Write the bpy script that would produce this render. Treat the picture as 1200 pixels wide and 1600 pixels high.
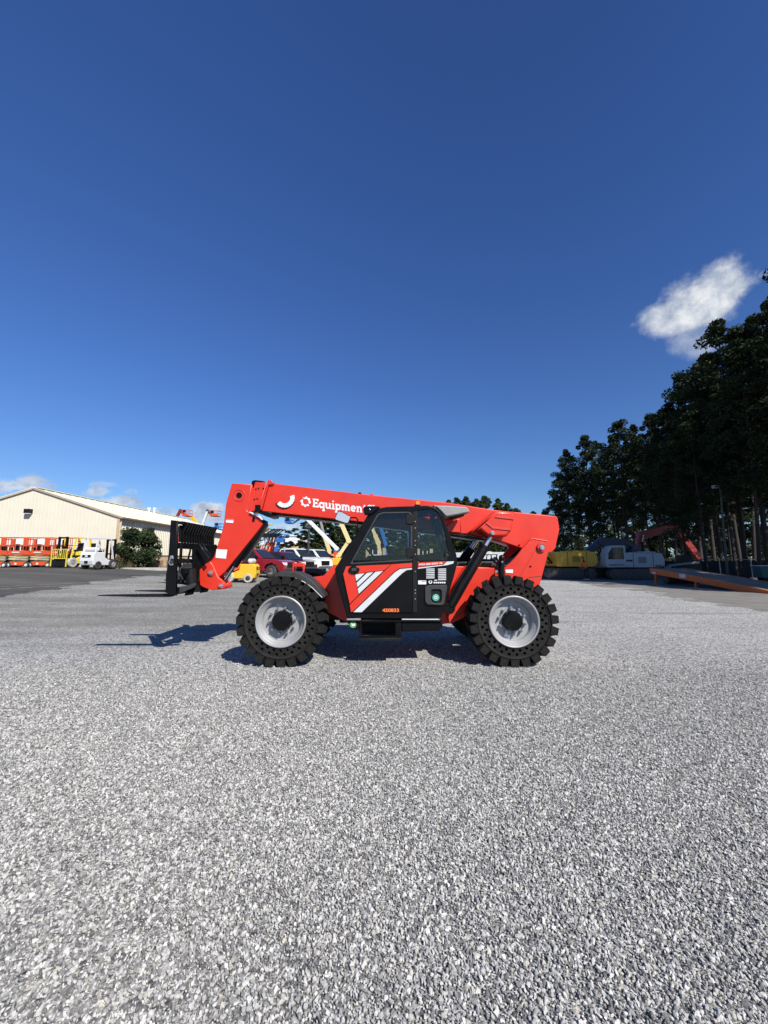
import bpy, bmesh, math, random
from mathutils import Vector, Matrix
R = math.radians
for o in list(bpy.data.objects): bpy.data.objects.remove(o, do_unlink=True)
scene = bpy.context.scene
COL = scene.collection
random.seed(7)

# ------------------------------------------------------------------ camera
CAM_H, PITCH, FPX = 1.57, R(7.125), 600.0
cam = bpy.data.cameras.new('camera'); camo = bpy.data.objects.new('camera', cam); COL.objects.link(camo)
camo.location = (0, 0, CAM_H); camo.rotation_euler = (R(90) + PITCH, 0, 0)
cam.sensor_fit = 'VERTICAL'; cam.sensor_height = 36; cam.lens = 36 * FPX / 1600
cam.clip_start = 0.05; cam.clip_end = 3000
scene.camera = camo
scene.render.resolution_x, scene.render.resolution_y = 768, 1024

# ------------------------------------------------------------------ light
SUN_EL = R(44); SUN_AZ = R(144)          # clockwise from +Y
SDIR = Vector((math.sin(SUN_AZ) * math.cos(SUN_EL), math.cos(SUN_AZ) * math.cos(SUN_EL), math.sin(SUN_EL)))
sun = bpy.data.lights.new('sun', 'SUN'); sun.energy = 5.0; sun.angle = R(0.53); sun.color = (1.0, 0.955, 0.88)
suno = bpy.data.objects.new('sun', sun); COL.objects.link(suno)
suno.rotation_euler = SDIR.to_track_quat('Z', 'Y').to_euler(); suno.location = (20, -30, 40)
scene.view_settings.view_transform = 'Standard'; scene.view_settings.look = 'None'
scene.view_settings.exposure = 0.46; scene.view_settings.gamma = 1.0
scene.view_settings.use_curve_mapping = False

def ray(u, v):
    a = (u - 600) / FPX; b = (800 - v) / FPX
    return Vector((a, math.cos(PITCH) - b * math.sin(PITCH), math.sin(PITCH) + b * math.cos(PITCH)))

world = bpy.data.worlds.new('World'); scene.world = world; world.use_nodes = True
def build_world():
    nt = world.node_tree; N = nt.nodes; L = nt.links; N.clear()
    def nd(t, **k):
        n = N.new(t)
        for a, b in k.items(): setattr(n, a, b)
        return n
    def math_(op, a, b=None, c=None, clamp=False):
        n = nd('ShaderNodeMath', operation=op, use_clamp=clamp)
        for i, x in enumerate((a, b, c)):
            if x is None: continue
            if isinstance(x, (int, float)): n.inputs[i].default_value = x
            else: L.new(x, n.inputs[i])
        return n.outputs[0]
    sky = nd('ShaderNodeTexSky', sky_type='NISHITA'); sky.sun_disc = False
    sky.sun_elevation = SUN_EL; sky.sun_rotation = SUN_AZ
    sky.altitude = 0; sky.air_density = SKY_AIR; sky.dust_density = SKY_DUST; sky.ozone_density = SKY_OZONE
    tc = nd('ShaderNodeTexCoord')
    nz = nd('ShaderNodeTexNoise'); nz.inputs['Scale'].default_value = 20; nz.inputs['Detail'].default_value = 8; nz.inputs['Roughness'].default_value = .62
    L.new(tc.outputs['Generated'], nz.inputs['Vector'])
    nz2 = nd('ShaderNodeTexNoise'); nz2.inputs['Scale'].default_value = 34; nz2.inputs['Detail'].default_value = 6; nz2.inputs['Roughness'].default_value = .6
    L.new(tc.outputs['Generated'], nz2.inputs['Vector'])
    def dot(vec):
        n = nd('ShaderNodeVectorMath', operation='DOT_PRODUCT'); L.new(tc.outputs['Generated'], n.inputs[0]); n.inputs[1].default_value = vec
        return n.outputs['Value']
    mask = None; shade = None
    # clouds as directions: centre pixel, half sizes, tilt, density, softness
    for (u, v, wu, wv, rot, dens, kind) in CLOUDS:
        C = ray(u, v).normalized(); Rt = (ray(u + 1, v).normalized() - C).normalized(); U = Rt.cross(C).normalized()
        ca, sa = math.cos(R(rot)), math.sin(R(rot))
        r2 = Rt * ca + U * sa; u2 = U * ca - Rt * sa
        s = 1.0 / ray(u, v).length / FPX
        d = dot(C); a = math_('DIVIDE', dot(r2 / (wu * s)), d); b = math_('DIVIDE', dot(u2 / (wv * s)), d)
        e = math_('SQRT', math_('ADD', math_('MULTIPLY', a, a), math_('MULTIPLY', b, b)))
        n = nz.outputs['Fac'] if kind == 0 else nz2.outputs['Fac']
        e = math_('ADD', e, math_('MULTIPLY', math_('SUBTRACT', n, 0.5), 1.35 if kind == 0 else 3.2))
        mr = nd('ShaderNodeMapRange', interpolation_type='SMOOTHSTEP'); L.new(e, mr.inputs[0])
        mr.inputs[1].default_value = 1.12; mr.inputs[2].default_value = 0.50; mr.inputs[3].default_value = 0; mr.inputs[4].default_value = dens
        m = math_('MULTIPLY', mr.outputs[0], math_('GREATER_THAN', d, 0.5))
        mask = m if mask is None else math_('MAXIMUM', mask, m)
    # cloud tops bright, bottoms greyer: the light side of each cloud follows the noise
    sh = nd('ShaderNodeMapRange'); L.new(nz2.outputs['Fac'], sh.inputs[0]); sh.inputs[1].default_value = .35; sh.inputs[2].default_value = .65
    cc = nd('ShaderNodeMixRGB'); L.new(sh.outputs[0], cc.inputs[0]); cc.inputs[1].default_value = CLOUD_A; cc.inputs[2].default_value = CLOUD_B
    hs = nd('ShaderNodeHueSaturation'); hs.inputs['Saturation'].default_value = SKY_SAT; hs.inputs['Hue'].default_value = SKY_HUE; L.new(sky.outputs[0], hs.inputs['Color'])
    mp = nd('ShaderNodeVectorMath', operation='MULTIPLY_ADD'); L.new(tc.outputs['Generated'], mp.inputs[0]); mp.inputs[1].default_value = (1, 1, SKY_Z[0]); mp.inputs[2].default_value = (0, 0, SKY_Z[1]); L.new(mp.outputs[0], sky.inputs['Vector'])
    gm = nd('ShaderNodeGamma'); gm.inputs[1].default_value = SKY_GAMMA; L.new(hs.outputs[0], gm.inputs[0])
    mx = nd('ShaderNodeMixRGB'); L.new(mask, mx.inputs[0]); L.new(gm.outputs[0], mx.inputs[1]); L.new(cc.outputs[0], mx.inputs[2])
    bg = nd('ShaderNodeBackground'); bg.inputs[1].default_value = SKY_STRENGTH; L.new(mx.outputs[0], bg.inputs[0])
    out = nd('ShaderNodeOutputWorld'); L.new(bg.outputs[0], out.inputs[0])
SKY_AIR, SKY_DUST, SKY_OZONE, SKY_SAT, SKY_HUE, SKY_GAMMA, SKY_STRENGTH = 0.8, 0.0, 9.0, 1.06, 0.508, 1.12, 0.058
SKY_Z = (0.55, 0.004)
CLOUD_A = (5.0, 5.9, 7.4, 1); CLOUD_B = (10.5, 10.8, 11.2, 1)
CLOUDS = [(1096, 474, 52, 44, 30, 1.0, 0), (1052, 500, 48, 27, 5, .85, 0), (1126, 446, 40, 38, 40, 1.0, 0), (1086, 530, 30, 44, 70, .42, 0),
          (20, 760, 44, 12, 0, .75, 1), (45, 752, 20, 9, 0, .8, 1), (152, 768, 20, 9, 0, .7, 1), (185, 784, 26, 10, -8, .85, 1), (158, 757, 22, 6, 0, .35, 1),
          (205, 768, 10, 5, 0, .3, 1), (255, 802, 40, 9, -5, .5, 1), (318, 800, 30, 17, 0, .9, 1), (335, 792, 18, 12, 0, .95, 1), (446, 824, 36, 8, 0, .6, 1),
          (110, 795, 60, 8, 0, .4, 1), (300, 815, 60, 8, 0, .5, 1), (1195, 428, 14, 5, 40, .25, 1)]
build_world()

# ------------------------------------------------------------------ helpers
def PX(u, v, Y):
    d = ray(u, v); t = Y / d.y
    return Vector((d.x * t, Y, CAM_H + d.z * t))
def smooth(t): t = max(0.0, min(1.0, t)); return t * t * (3 - 2 * t)
def terrain(x, y):
    return 0.92 * smooth((y - 9) / 19) * max(0.0, min(1.15, (-x - 1) / 18.0))
def ground(u, v):
    d = ray(u, v); t = 1.0
    while t < 400:
        p = d * t
        if CAM_H + p.z <= terrain(p.x, p.y): break
        t += .02
    return Vector((p.x, p.y, terrain(p.x, p.y)))
def at(u, Y):
    x = (u - 600) / FPX * Y * 0.998
    for _ in range(4):
        z = terrain(x, Y); zc = Y * math.cos(PITCH) + (z - CAM_H) * math.sin(PITCH); x = (u - 600) / FPX * zc
    return Vector((x, Y, terrain(x, Y)))

MATS = {}
def mat(name, col, rough=.5, metal=0.0, var=.12, scale=6.0, bump=0.0, bscale=60.0, coat=0.0, spec=.5, dirt=0.0, dirtcol=(.22, .19, .15)):
    if name in MATS: return MATS[name]
    m = bpy.data.materials.new(name); m.use_nodes = True; nt = m.node_tree; N = nt.nodes; L = nt.links
    b = N['Principled BSDF']; b.inputs['Roughness'].default_value = rough; b.inputs['Metallic'].default_value = metal
    b.inputs['Coat Weight'].default_value = coat; b.inputs['Specular IOR Level'].default_value = spec
    tc = N.new('ShaderNodeTexCoord')
    n = N.new('ShaderNodeTexNoise'); n.inputs['Scale'].default_value = scale; n.inputs['Detail'].default_value = 6; L.new(tc.outputs['Object'], n.inputs['Vector'])
    r = N.new('ShaderNodeMapRange'); L.new(n.outputs['Fac'], r.inputs[0]); r.inputs[1].default_value = .25; r.inputs[2].default_value = .75
    r.inputs[3].default_value = 1 - var; r.inputs[4].default_value = 1 + var
    mm = N.new('ShaderNodeVectorMath'); mm.operation = 'SCALE'; mm.inputs[0].default_value = col[:3]; L.new(r.outputs[0], mm.inputs['Scale'])
    src = mm.outputs[0]
    if dirt > 0:
        n3 = N.new('ShaderNodeTexNoise'); n3.inputs['Scale'].default_value = scale * .6; n3.inputs['Detail'].default_value = 9; n3.inputs['Roughness'].default_value = .7; L.new(tc.outputs['Object'], n3.inputs['Vector'])
        r3 = N.new('ShaderNodeMapRange'); L.new(n3.outputs['Fac'], r3.inputs[0]); r3.inputs[1].default_value = .42; r3.inputs[2].default_value = .72; r3.inputs[3].default_value = 0; r3.inputs[4].default_value = dirt
        mx = N.new('ShaderNodeMixRGB'); L.new(r3.outputs[0], mx.inputs[0]); L.new(src, mx.inputs[1]); mx.inputs[2].default_value = (*dirtcol, 1)
        src = mx.outputs[0]
    L.new(src, b.inputs['Base Color'])
    rr = N.new('ShaderNodeMapRange'); L.new(n.outputs['Fac'], rr.inputs[0]); rr.inputs[3].default_value = max(.02, rough - .1); rr.inputs[4].default_value = min(1, rough + .1)
    L.new(rr.outputs[0], b.inputs['Roughness'])
    if bump > 0:
        n2 = N.new('ShaderNodeTexNoise'); n2.inputs['Scale'].default_value = bscale; n2.inputs['Detail'].default_value = 5; L.new(tc.outputs['Object'], n2.inputs['Vector'])
        bp = N.new('ShaderNodeBump'); bp.inputs['Strength'].default_value = bump; bp.inputs['Distance'].default_value = .01
        L.new(n2.outputs['Fac'], bp.inputs['Height']); L.new(bp.outputs[0], b.inputs['Normal'])
    MATS[name] = m; return m
def glass_mat(name, tint, gloss=.12, rough=.02):
    if name in MATS: return MATS[name]
    m = bpy.data.materials.new(name); m.use_nodes = True; nt = m.node_tree; N = nt.nodes; L = nt.links; N.clear()
    t = N.new('ShaderNodeBsdfTransparent'); t.inputs[0].default_value = (*tint, 1)
    g = N.new('ShaderNodeBsdfGlossy'); g.inputs['Roughness'].default_value = rough; g.inputs[0].default_value = (.9, .95, 1, 1)
    f = N.new('ShaderNodeFresnel'); f.inputs[0].default_value = 1.45
    mx = N.new('ShaderNodeMixShader'); L.new(f.outputs[0], mx.inputs[0]); L.new(t.outputs[0], mx.inputs[1]); L.new(g.outputs[0], mx.inputs[2])
    o = N.new('ShaderNodeOutputMaterial'); L.new(mx.outputs[0], o.inputs[0])
    MATS[name] = m; return m

M_RED = mat('red_paint', (.62, .030, .011), .40, var=.07, scale=3.5, coat=.10, dirt=.13, dirtcol=(.34, .10, .07), bump=.06, bscale=25)
M_REDX = mat('red_paint_worn', (.50, .03, .02), .5, var=.1, dirt=.2)
M_BLK = mat('black_paint', (.0045, .0045, .005), .3, var=.2, scale=5, spec=.22, dirt=.05, dirtcol=(.05, .047, .045))
M_BLKM = mat('black_matte', (.008, .008, .008), .6, var=.2, spec=.25, dirt=.06, dirtcol=(.06, .057, .053))
M_RUB = mat('tyre_rubber', (.011, .0107, .0103), .8, spec=.2, var=.25, scale=9, bump=.25, bscale=90, dirt=.35, dirtcol=(.05, .046, .04))
M_LUG = mat('tyre_lug_rubber', (.0105, .010, .0096), .82, spec=.15, var=.35, scale=12, bump=.3, bscale=70, dirt=.45, dirtcol=(.05, .046, .041))
M_RIM = mat('silver_rim_paint', (.30, .302, .305), .45, metal=.1, var=.08, scale=8, dirt=.10)
M_CHR = mat('bright_steel', (.7, .7, .71), .22, metal=1, var=.05)
M_STEEL = mat('dull_steel', (.42, .42, .42), .45, metal=.7, var=.15)
M_WHT = mat('white_decal', (.74, .74, .73), .5, var=.04)
M_GREYD = mat('grey_decal', (.57, .58, .585), .5, var=.05)
M_GREY = mat('grey_plastic', (.26, .255, .25), .6, var=.12, scale=10, dirt=.15)
M_DKGREY = mat('dark_grey_plastic', (.026, .026, .027), .65, var=.2, dirt=.15, dirtcol=(.12, .11, .1))
M_ORG = mat('orange_decal', (.80, .16, .03), .5)
M_TEAL = mat('teal_cap', (.08, .38, .29), .4)
M_GRN = mat('green_sticker', (.10, .34, .10), .5)
M_AMB = mat('amber_lens', (.75, .25, .02), .25, coat=.5)
M_GLASS = glass_mat('tinted_cab_glass', (.74, .77, .76))
M_MIRROR = mat('mirror_glass', (.60, .61, .62), .12, metal=.45, var=.0)

def link(o, parent=None):
    COL.objects.link(o)
    if parent is not None: o.parent = parent
    return o
def tag(o, label=None, cat=None, group=None, kind=None):
    if label: o['label'] = label
    if cat: o['category'] = cat
    if group: o['group'] = group
    if kind: o['kind'] = kind
    return o
def empty(name, loc=(0, 0, 0), rz=0.0, label=None, cat=None, group=None):
    o = bpy.data.objects.new(name, None); COL.objects.link(o); o.location = loc; o.rotation_euler = (0, 0, rz); o.empty_display_size = .3
    return tag(o, label, cat, group)
def bevel_mod(o, w, seg=2):
    m = o.modifiers.new('bevel', 'BEVEL'); m.width = w; m.segments = seg; m.limit_method = 'ANGLE'; m.angle_limit = R(35)

class MB:
    def __init__(s): s.v = []; s.f = []; s.m = []
    def add(s, vs, fs, mi=0):
        k = len(s.v); s.v += [tuple(v) for v in vs]; s.f += [tuple(i + k for i in f) for f in fs]; s.m += [mi] * len(fs); return s
    def box(s, x0, x1, y0, y1, z0, z1, mi=0, mtx=None):
        vs = [Vector((x, y, z)) for x in (x0, x1) for y in (y0, y1) for z in (z0, z1)]
        if mtx: vs = [mtx @ v for v in vs]
        return s.add(vs, [(0, 1, 3, 2), (4, 6, 7, 5), (0, 4, 5, 1), (2, 3, 7, 6), (0, 2, 6, 4), (1, 5, 7, 3)], mi)
    def bar(s, a, b, w, h=None, mi=0, up=(0, 0, 1)):
        a, b = Vector(a), Vector(b); h = h or w; d = (b - a).normalized(); up = Vector(up)
        if abs(d.dot(up)) > .98: up = Vector((0, 1, 0)) if abs(d.y) < .9 else Vector((1, 0, 0))
        r = d.cross(up).normalized(); q = r.cross(d).normalized()
        vs = [p + r * i * w / 2 + q * j * h / 2 for p in (a, b) for i, j in ((-1, -1), (1, -1), (1, 1), (-1, 1))]
        return s.add(vs, [(0, 3, 2, 1), (4, 5, 6, 7), (0, 1, 5, 4), (1, 2, 6, 5), (2, 3, 7, 6), (3, 0, 4, 7)], mi)
    def tube(s, a, b, r0, r1=None, n=12, mi=0, caps=True):
        a, b = Vector(a), Vector(b); r1 = r0 if r1 is None else r1; d = (b - a).normalized()
        t = Vector((0, 0, 1)) if abs(d.z) < .9 else Vector((1, 0, 0)); x = d.cross(t).normalized(); y = d.cross(x)
        vs = []
        for p, r in ((a, r0), (b, r1)):
            vs += [p + (x * math.cos(2 * math.pi * i / n) + y * math.sin(2 * math.pi * i / n)) * r for i in range(n)]
        fs = [(i, (i + 1) % n, n + (i + 1) % n, n + i) for i in range(n)]
        if caps: fs += [tuple(range(n))[::-1], tuple(range(n, 2 * n))]
        return s.add(vs, fs, mi)
    def path(s, pts, r, n=8, mi=0):
        for a, b in zip(pts, pts[1:]): s.tube(a, b, r, r, n, mi)
        return s
    def lathe_y(s, prof, n=48, c=(0, 0, 0), mi=0, close=False):      # prof: (radius, y)
        k = len(prof); vs = []
        for i in range(n):
            a = 2 * math.pi * i / n
            for r, y in prof: vs.append((c[0] + r * math.cos(a), c[1] + y, c[2] + r * math.sin(a)))
        fs = []
        for i in range(n):
            j = (i + 1) % n
            for q in range(k - 1 + (1 if close else 0)):
                q2 = (q + 1) % k
                fs.append((i * k + q, i * k + q2, j * k + q2, j * k + q))
        return s.add(vs, fs, mi)
    def prism(s, poly, y0, y1, mi=0):                    # poly of (x, z)
        n = len(poly); vs = [(x, y0, z) for x, z in poly] + [(x, y1, z) for x, z in poly]
        fs = [tuple(range(n)), tuple(range(2 * n - 1, n - 1, -1))] + [(i, (i + 1) % n, n + (i + 1) % n, n + i) for i in range(n)]
        return s.add(vs, fs, mi)
    def ball(s, c, r, n=10, m=6, mi=0, sc=(1, 1, 1)):
        vs = []; fs = []
        for j in range(1, m):
            t = math.pi * j / m
            for i in range(n):
                a = 2 * math.pi * i / n; vs.append((c[0] + r * sc[0] * math.sin(t) * math.cos(a), c[1] + r * sc[1] * math.sin(t) * math.sin(a), c[2] + r * sc[2] * math.cos(t)))
        vs += [(c[0], c[1], c[2] + r * sc[2]), (c[0], c[1], c[2] - r * sc[2])]; T = len(vs) - 2
        for j in range(m - 2):
            for i in range(n): fs.append((j * n + i, (j + 1) * n + i, (j + 1) * n + (i + 1) % n, j * n + (i + 1) % n))
        for i in range(n): fs.append((T, i, (i + 1) % n)); fs.append((T + 1, (m - 2) * n + (i + 1) % n, (m - 2) * n + i))
        return s.add(vs, fs, mi)
    def mesh(s, name, mats, origin=(0, 0, 0), smooth=False):
        me = bpy.data.meshes.new(name); ox, oy, oz = origin
        me.from_pydata([(x - ox, y - oy, z - oz) for x, y, z in s.v], [], s.f)
        for m in (mats if isinstance(mats, (list, tuple)) else [mats]): me.materials.append(m)
        me.polygons.foreach_set('material_index', s.m)
        bm = bmesh.new(); bm.from_mesh(me); bmesh.ops.recalc_face_normals(bm, faces=bm.faces); bm.to_mesh(me); bm.free()
        if smooth: me.shade_smooth(); me.set_sharp_from_angle(angle=R(smooth if smooth is not True else 40))
        return me
    def build(s, name, mats, parent=None, bevel=0, smooth=False, origin=(0, 0, 0), seg=2):
        o = bpy.data.objects.new(name, s.mesh(name, mats, origin, smooth)); link(o, parent)
        if bevel: bevel_mod(o, bevel, seg)
        return o
def copy_obj(o, parent, loc=None, rot=None):
    c = o.copy(); COL.objects.link(c); c.parent = parent
    if loc is not None: c.location = loc
    if rot is not None: c.rotation_euler = rot
    return c
def copy_tree(o, parent=None):
    c = o.copy(); COL.objects.link(c); c.parent = parent
    for ch in o.children: copy_tree(ch, c)
    return c

def curve_mesh(name, loops, depth, bevel=0.0, mirror=False):
    cu = bpy.data.curves.new(name, 'CURVE'); cu.dimensions = '2D'; cu.fill_mode = 'BOTH'; cu.extrude = max(1e-4, depth / 2 - bevel)
    cu.bevel_depth = bevel; cu.bevel_resolution = 1; cu.offset = -bevel
    for lp in loops:
        sp = cu.splines.new('POLY'); sp.points.add(len(lp) - 1)
        for p, (x, y) in zip(sp.points, lp): p.co = (x, y, 0, 1)
        sp.use_cyclic_u = True
    ob = bpy.data.objects.new('tmp', cu); me = bpy.data.meshes.new_from_object(ob)
    bpy.data.objects.remove(ob); bpy.data.curves.remove(cu); me.name = name
    return me
def rounded(pts, r, n=4):
    out = []; k = len(pts)
    for i in range(k):
        p0, p, p1 = Vector(pts[i - 1]), Vector(pts[i]), Vector(pts[(i + 1) % k])
        a = (p0 - p); b = (p1 - p); q = min(r, a.length * .45, b.length * .45)
        A = p + a.normalized() * q; B = p + b.normalized() * q
        for j in range(n + 1):
            t = j / n; out.append(tuple((A * (1 - t) + p * t) * (1 - t) + (p * (1 - t) + B * t) * t))
    return out
# ------------------------------------------------------------------ ground sheets
def ground_material(name, kind):
    m = bpy.data.materials.new(name); m.use_nodes = True; nt = m.node_tree; N = nt.nodes; L = nt.links
    b = N['Principled BSDF']; b.inputs['Roughness'].default_value = .9; b.inputs['Specular IOR Level'].default_value = .25
    g = N.new('ShaderNodeNewGeometry'); P = g.outputs['Position']
    def noise(sc, det=5, rough=.55, vec=None):
        n = N.new('ShaderNodeTexNoise'); n.inputs['Scale'].default_value = sc; n.inputs['Detail'].default_value = det; n.inputs['Roughness'].default_value = rough
        L.new(vec or P, n.inputs['Vector']); return n.outputs['Fac']
    def ramp(f, stops):
        r = N.new('ShaderNodeValToRGB'); e = r.color_ramp.elements
        while len(e) < len(stops): e.new(.5)
        for q, (p, c) in zip(e, stops): q.position = p; q.color = (*c, 1)
        L.new(f, r.inputs[0]); return r.outputs[0]
    def mix(f, a, c, mode='MIX'):
        x = N.new('ShaderNodeMixRGB'); x.blend_type = mode
        for i, s in enumerate((f, a, c)):
            if isinstance(s, (int, float)): x.inputs[i].default_value = s
            elif isinstance(s, tuple): x.inputs[i].default_value = (*s, 1)
            else: L.new(s, x.inputs[i])
        return x.outputs[0]
    def rng(f, a, c, lo=0, hi=1):
        x = N.new('ShaderNodeMapRange'); L.new(f, x.inputs[0])
        for i, s in enumerate((a, c, lo, hi)): x.inputs[i + 1].default_value = s
        return x.outputs[0]
    if kind == 'gravel':
        v = N.new('ShaderNodeTexVoronoi'); v.inputs['Scale'].default_value = 46; L.new(P, v.inputs['Vector'])
        sep = N.new('ShaderNodeSeparateColor'); L.new(v.outputs['Color'], sep.inputs[0])
        stone = ramp(sep.outputs[0], GRAVEL_STOPS)
        edge = ramp(v.outputs['Distance'], [(.0, (1.2, 1.2, 1.2)), (.42, (1.1, 1.1, 1.1)), (.75, (.6, .6, .6)), (1, (.3, .3, .3))])
        grit = mix(1.0, stone, edge, 'MULTIPLY')
        grey = grit
        # fines and soil pressed in between, where vehicles have run
        xyz = N.new('ShaderNodeSeparateXYZ'); L.new(P, xyz.inputs[0])
        stretch = N.new('ShaderNodeMapping'); stretch.inputs['Scale'].default_value = (.28, 1.0, 1); L.new(P, stretch.inputs[0])
        yn = N.new('ShaderNodeMath'); yn.operation = 'MULTIPLY_ADD'; L.new(noise(.7, 6, .6), yn.inputs[0]); yn.inputs[1].default_value = 7; L.new(xyz.outputs['Y'], yn.inputs[2])
        far = rng(yn.outputs[0], 10.0, 13.4); lft = rng(xyz.outputs['X'], .8, -2.2)
        mk = N.new('ShaderNodeMath'); mk.operation = 'MULTIPLY'; L.new(far, mk.inputs[0]); L.new(lft, mk.inputs[1])
        mk2 = N.new('ShaderNodeMath'); mk2.operation = 'MULTIPLY'; L.new(mk.outputs[0], mk2.inputs[0])
        L.new(rng(noise(.8, 8, .65, stretch.outputs[0]), .36, .56, .35, 1), mk2.inputs[1])
        soil = mix(rng(noise(7, 8, .7), .35, .65), (.075, .072, .054), (.15, .143, .112))
        soil = mix(rng(noise(.7, 4, .6, stretch.outputs[0]), .5, .68), soil, (.085, .085, .088))
        col = mix(mk2.outputs[0], grey, mix(.42, soil, grit))
        big = rng(noise(.5, 6, .6), .3, .7, .98, 1.2)
        col = mix(1.0, col, big, 'MULTIPLY')
        lane = N.new('ShaderNodeMapping'); lane.inputs['Scale'].default_value = (.16, 1.5, 1); lane.inputs['Rotation'].default_value = (0, 0, .10); L.new(P, lane.inputs[0])
        ln = N.new('ShaderNodeMath'); ln.operation = 'MULTIPLY'; L.new(rng(noise(.9, 5, .6, lane.outputs[0]), .56, .68, 0, .42), ln.inputs[0]); L.new(rng(xyz.outputs['Y'], 6.4, 8.0), ln.inputs[1])
        col = mix(ln.outputs[0], col, (.10, .098, .095))
        L.new(col, b.inputs['Base Color'])
        bp = N.new('ShaderNodeBump'); bp.inputs['Strength'].default_value = 1; bp.inputs['Distance'].default_value = .016; bp.invert = True
        L.new(v.outputs['Distance'], bp.inputs['Height'])
        bp2 = N.new('ShaderNodeBump'); bp2.inputs['Strength'].default_value = .8; bp2.inputs['Distance'].default_value = .02
        L.new(noise(55, 6, .7), bp2.inputs['Height']); L.new(bp.outputs[0], bp2.inputs['Normal']); L.new(bp2.outputs[0], b.inputs['Normal'])
    elif kind == 'asphalt':
        st = N.new('ShaderNodeMapping'); st.inputs['Scale'].default_value = (.10, .9, 1); L.new(P, st.inputs[0])
        xyz = N.new('ShaderNodeSeparateXYZ'); L.new(P, xyz.inputs[0])
        base = mix(rng(noise(3.0, 8, .7), .3, .7), (.036, .036, .038), (.072, .071, .070))
        # dusty wheel tracks and spilled fines
        dusty = rng(noise(.55, 7, .65, st.outputs[0]), .42, .66, 0, .85)
        right = rng(xyz.outputs['X'], -4, 4)
        tan_ = mix(rng(noise(1.2, 6, .6), .3, .7), (.15, .142, .125), (.23, .22, .195))
        col = mix(dusty, base, mix(right, (.115, .108, .095), tan_))
        mx = N.new('ShaderNodeMath'); mx.operation = 'MULTIPLY'; L.new(right, mx.inputs[0]); L.new(rng(noise(.4, 5, .6, st.outputs[0]), .25, .5, .45, .9), mx.inputs[1])
        col = mix(mx.outputs[0], col, tan_)
        L.new(col, b.inputs['Base Color'])
        bp = N.new('ShaderNodeBump'); bp.inputs['Strength'].default_value = .5; bp.inputs['Distance'].default_value = .01
        L.new(noise(60, 5, .7), bp.inputs['Height']); L.new(bp.outputs[0], b.inputs['Normal'])
    return m
GRAVEL_STOPS = [(0, (0.105, 0.105, 0.108)), (0.16, (0.184, 0.184, 0.181)), (0.4, (0.315, 0.312, 0.301)), (0.66, (0.428, 0.423, 0.407)), (0.88, (0.559, 0.552, 0.525)), (0.95, (0.411, 0.382, 0.323)), (1, (0.577, 0.573, 0.551))]
M_GRAVEL = ground_material('gravel_bed', 'gravel'); M_ASPH = ground_material('worn_asphalt', 'asphalt')

def sheet(name, xs, ys, zoff, material, inside=None):
    vs = [(x, y, terrain(x, y) + zoff) for y in ys for x in xs]; nx = len(xs); fs = []
    for j in range(len(ys) - 1):
        for i in range(nx - 1):
            cx, cy = (xs[i] + xs[i + 1]) / 2, (ys[j] + ys[j + 1]) / 2
            if inside is None or inside(cx, cy): fs.append((j * nx + i, j * nx + i + 1, (j + 1) * nx + i + 1, (j + 1) * nx + i))
    me = bpy.data.meshes.new(name); me.from_pydata(vs, [], fs); me.materials.append(material); me.shade_smooth()
    o = bpy.data.objects.new(name, me); COL.objects.link(o); return tag(o, kind='structure')
XS = [-1500, -700, -300, -150, -90, -60] + [-45 + i for i in range(0, 61)] + [18, 22, 28, 36, 60, 120, 300, 700, 1500]
YS = [-1500, -300, -60, -20, -5, 2, 6] + [8 + i for i in range(0, 25)] + [36, 40, 46, 55, 70, 100, 160, 300, 700, 1500]
sheet('ground', XS, YS, 0, M_ASPH)

# gravel lot: its edge follows the photograph's, turned into ground points
EDGE = [ground(u, v) for u, v in [(-260, 972), (-120, 950), (0, 937), (60, 927), (130, 917), (200, 908), (255, 901), (330, 898), (420, 897), (520, 896), (640, 896), (760, 898), (870, 906), (940, 917), (1000, 925), (1100, 944), (1200, 958), (1300, 975), (1420, 998)]]
def gravel_sheet():
    rnd = random.Random(3); pts = []
    for a, b in zip(EDGE, EDGE[1:]):
        for k in range(16):
            t = k / 16; p = a.lerp(b, t); w = p.y * .012
            pts.append((p.x + rnd.uniform(-w, w), p.y + rnd.uniform(-w, w)))
    pts += [(pts[-1][0] + 6, -6), (pts[0][0] - 6, -6)]
    me = curve_mesh('gravel_lot', [pts], .0002)
    bm = bmesh.new(); bm.from_mesh(me)
    bmesh.ops.delete(bm, geom=[f for f in bm.faces if f.normal.z < .5], context='FACES')
    for k in range(6, 50):
        bmesh.ops.bisect_plane(bm, geom=bm.verts[:] + bm.edges[:] + bm.faces[:], plane_co=(0, k, 0), plane_no=(0, 1, 0))
    for k in range(-26, 2):
        bmesh.ops.bisect_plane(bm, geom=bm.verts[:] + bm.edges[:] + bm.faces[:], plane_co=(k, 0, 0), plane_no=(1, 0, 0))
    for v in bm.verts: v.co.z = terrain(v.co.x, v.co.y) + .012
    bm.to_mesh(me); bm.free(); me.materials.clear(); me.materials.append(M_GRAVEL); me.shade_smooth()
    o = bpy.data.objects.new('gravel_lot', me); COL.objects.link(o); return tag(o, kind='structure')
gravel_sheet()
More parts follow.
